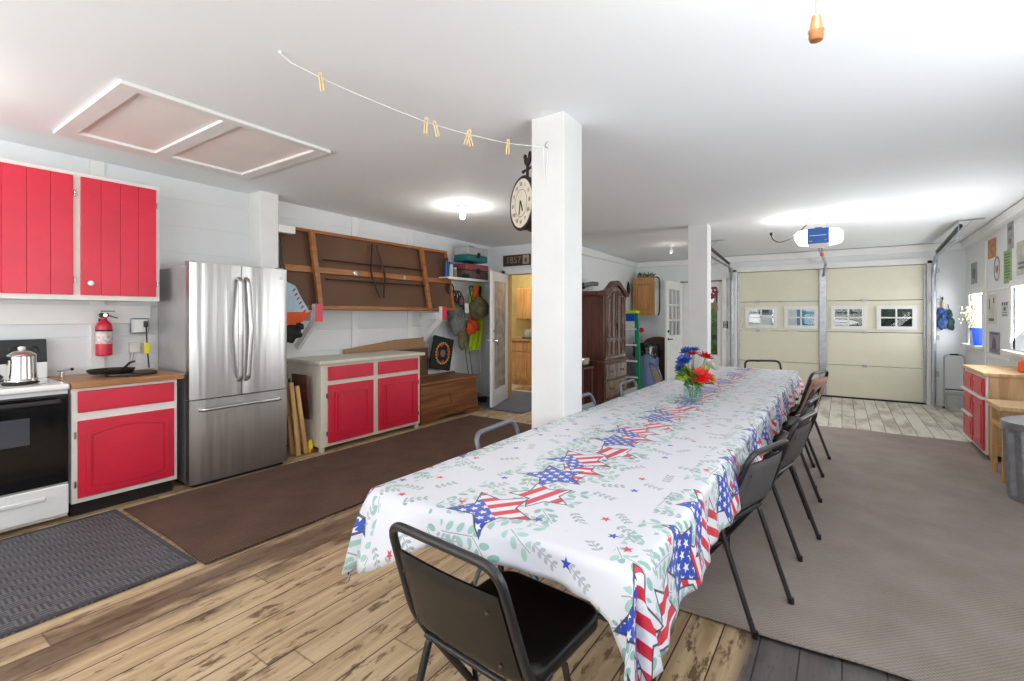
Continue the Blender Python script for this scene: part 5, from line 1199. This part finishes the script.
n = 32; oo = [(7.82+.13*math.cos(2*PI*i/n), 1.91+.145*math.sin(2*PI*i/n)) for i in range(n)]; ii = [(7.82+.108*math.cos(2*PI*i/n), 1.91+.125*math.sin(2*PI*i/n)) for i in range(n)]
MB().prism(oo, 'x', XR-.001, XR-.010).build('plate', m_label, t); MB().frame(oo, ii, 'x', XR-.010, XR-.013).build('rim', M('violet_rim', (128, 116, 132), .6), t)
B(XR-.0118, XR-.0101, 7.76, 7.79, 1.88, 1.95).box(XR-.0118, XR-.0101, 7.80, 7.83, 1.85, 1.94).box(XR-.0118, XR-.0101, 7.85, 7.88, 1.87, 1.95).build('printing', m_inkg, t)
# vase on the small window sill
t = thing('blue_vase', 'cobalt blue square vase on the small window sill', 'vase', (XR-.03, 8.75, .972))
MB().prism([(8.64, .972), (8.88, .972), (8.92, 1.20), (8.72, 1.20)], 'x', XR-.075, XR+.03).build('body', M('cobalt_glass', (16, 66, 196), .15), t)
t = thing('white_flowers', 'spray of pale yellow-white flowers in the cobalt blue vase', 'flowers', (XR-.03, 8.8, 1.2))
mb = MB(); ms_ = MB(); q = random.Random(12)
for i in range(60):
    a = q.uniform(-1.2, 1.2); r = q.uniform(.05, .38); e_ = (XR-.04-abs(q.gauss(0, .05)), 8.82+.9*r*math.sin(a)+.05, 1.2+r*math.cos(a))
    mb.ell(e_, .016, .018, .016, 6, 5)
    if i % 3 == 0: ms_.tube([(XR-.03, 8.8, 1.15), e_], .0025, 4)
mb.build('blossoms', M('pale_blossom', (226, 224, 196), .7), t); ms_.build('stems', m_leaf3, t)

# ------------------------------------------------------------------ outside
gr = struct('ground', B(-40, 40, YG+.12, 60, -.14, -.06).box(-40, -7.2, -20, YG+.12, -.14, -.06).box(XR+.15, 40, -20, YG+.12, -.14, -.06).box(-7.2, XR+.15, -20, YB-.15, -.14, -.06), M('gravel_and_grass', (150, 152, 128), .9, var=.2, scale=.4)); gr.name = 'floor_3'
def tree(label, x, y, h, r, mat, seed):
    t = thing('tree', label, 'tree', (x, y, -.06)); q = random.Random(seed)
    MB().tube([(x, y, -.06), (x+.1, y, h*.35), (x, y+.1, h*.6)], .16, 8, r_end=.08).build('trunk', m_dark, t)
    mb = MB()
    for i in range(18):
        c = (x+q.uniform(-.6, .6)*r, y+q.uniform(-.5, .5)*r, h*.55+q.uniform(-.35, .45)*h*.8)
        blob(mb, c, (r*.55, r*.5, r*.5), .22, seed*10+i, 20, 14)
    mb.build('crown', mat, t, sharp=3)
m_t1 = M('tree_foliage', (72, 104, 50), .8, var=.6, scale=5); m_t2 = M('dark_tree_foliage', (44, 66, 44), .8, var=.6, scale=6)
tree('dark leafy tree seen through the right garage-door window', 2.1, 19, 3.2, 1.5, m_t2, 1); tree('green tree seen through the third garage-door window', .25, 23, 3.4, 1.7, m_t1, 2)
tree('tree behind the parked white trailer, through the left garage-door window', -3.4, 24, 3.6, 1.4, m_t2, 3); tree('leafy shrub outside the glass door', -3.1, 12.6, 1.5, .6, m_t1, 4); tree('tall shrub outside the glass door, farther right', -2.9, 14.6, 1.7, .5, m_t1, 5)
t = thing('blue_shed', 'blue shed with a white door seen through the second garage-door window', 'shed', (-1.1, 18.5, -.06))
m_shed = M('blue_siding', (84, 160, 190), .6, var=.05); B(-1.62, -.25, 18, 19.6, -.06, 2.2, .01).build('wall', m_shed, t); MB().prism([(-1.75, 2.2), (-.12, 2.2), (-.93, 2.75)], 'y', 17.9, 19.7).build('roof', M('grey_shingle', (96, 98, 104), .8), t)
B(-1.45, -1.20, 17.97, 17.999, .1, 1.75, .004).build('door', m_trim, t); mb = MB()
for i in range(6): mb.box(-1.05, -.62, 17.985, 17.999, 1.50+i*.03, 1.515+i*.03)
mb.build('louvre', m_trim, t)
t = thing('white_trailer', 'white parked trailer seen through the left garage-door window', 'trailer', (-2.3, 16.5, -.06))
B(-3.1, -1.72, 16, 17.6, .4, 1.38, .05).build('body', m_porc, t); B(-3.05, -1.78, 15.99, 16.0, 1.44, 1.6, .0).build('awning_rail', m_greybag, t); B(-3.0, -1.8, 16.1, 17.5, 1.38, 1.62, .04).build('roof', m_greybox, t)
for x in (-2.8, -2.0): MB().lathe([(.1, -.08), (.3, -.08), (.32, 0), (.3, .08), (.1, .08)], (x, 16.1, .26), 20, 'y').build('wheel', m_black, t)
t = thing('white_boat', 'white boat hull seen through the third garage-door window', 'boat', (0, 15, -.06))
MB().prism([(-.45, 1.27), (.2, 1.23), (.35, 1.18), (.1, 1.10), (-.3, 1.10)], 'y', 14.8, 16.2).build('hull', m_porc, t); B(-.2, .1, 14.9, 16.1, -.06, 1.095, .02).build('cradle', m_greybag, t); B(-.25, .15, 14.79, 14.799, 1.17, 1.19).build('stripe', m_inkg, t)

# ------------------------------------------------------------------ what repeats shares a group
GROUPS = {'spray_can': 'cans on the wall shelf', 'tackle_box': 'tackle boxes stacked on the wall shelf', 'ceiling_lamp': 'bare bulbs in white ceiling holders', 'fishing_rod': 'fishing rods standing in the corner',
          'wall_bracket': 'red-ended brackets under the brown tabletop', 'door_track': 'garage door tracks', 'poster': 'pictures on the poster wall', 'picture': 'pictures on the poster wall', 'chart': 'pictures on the poster wall',
          'folding_chair': 'folding chairs round the long table', 'folding_table': 'folding tables under the tablecloth', 'hanging_sack': 'sacks hanging beside the garage door', 'tree': 'trees and shrubs outside'}
for o in list(bpy.data.objects):
    k_ = o.name.split('.')[0]
    if o.parent is None and k_ in GROUPS and 'category' in o: o['group'] = GROUPS[k_]
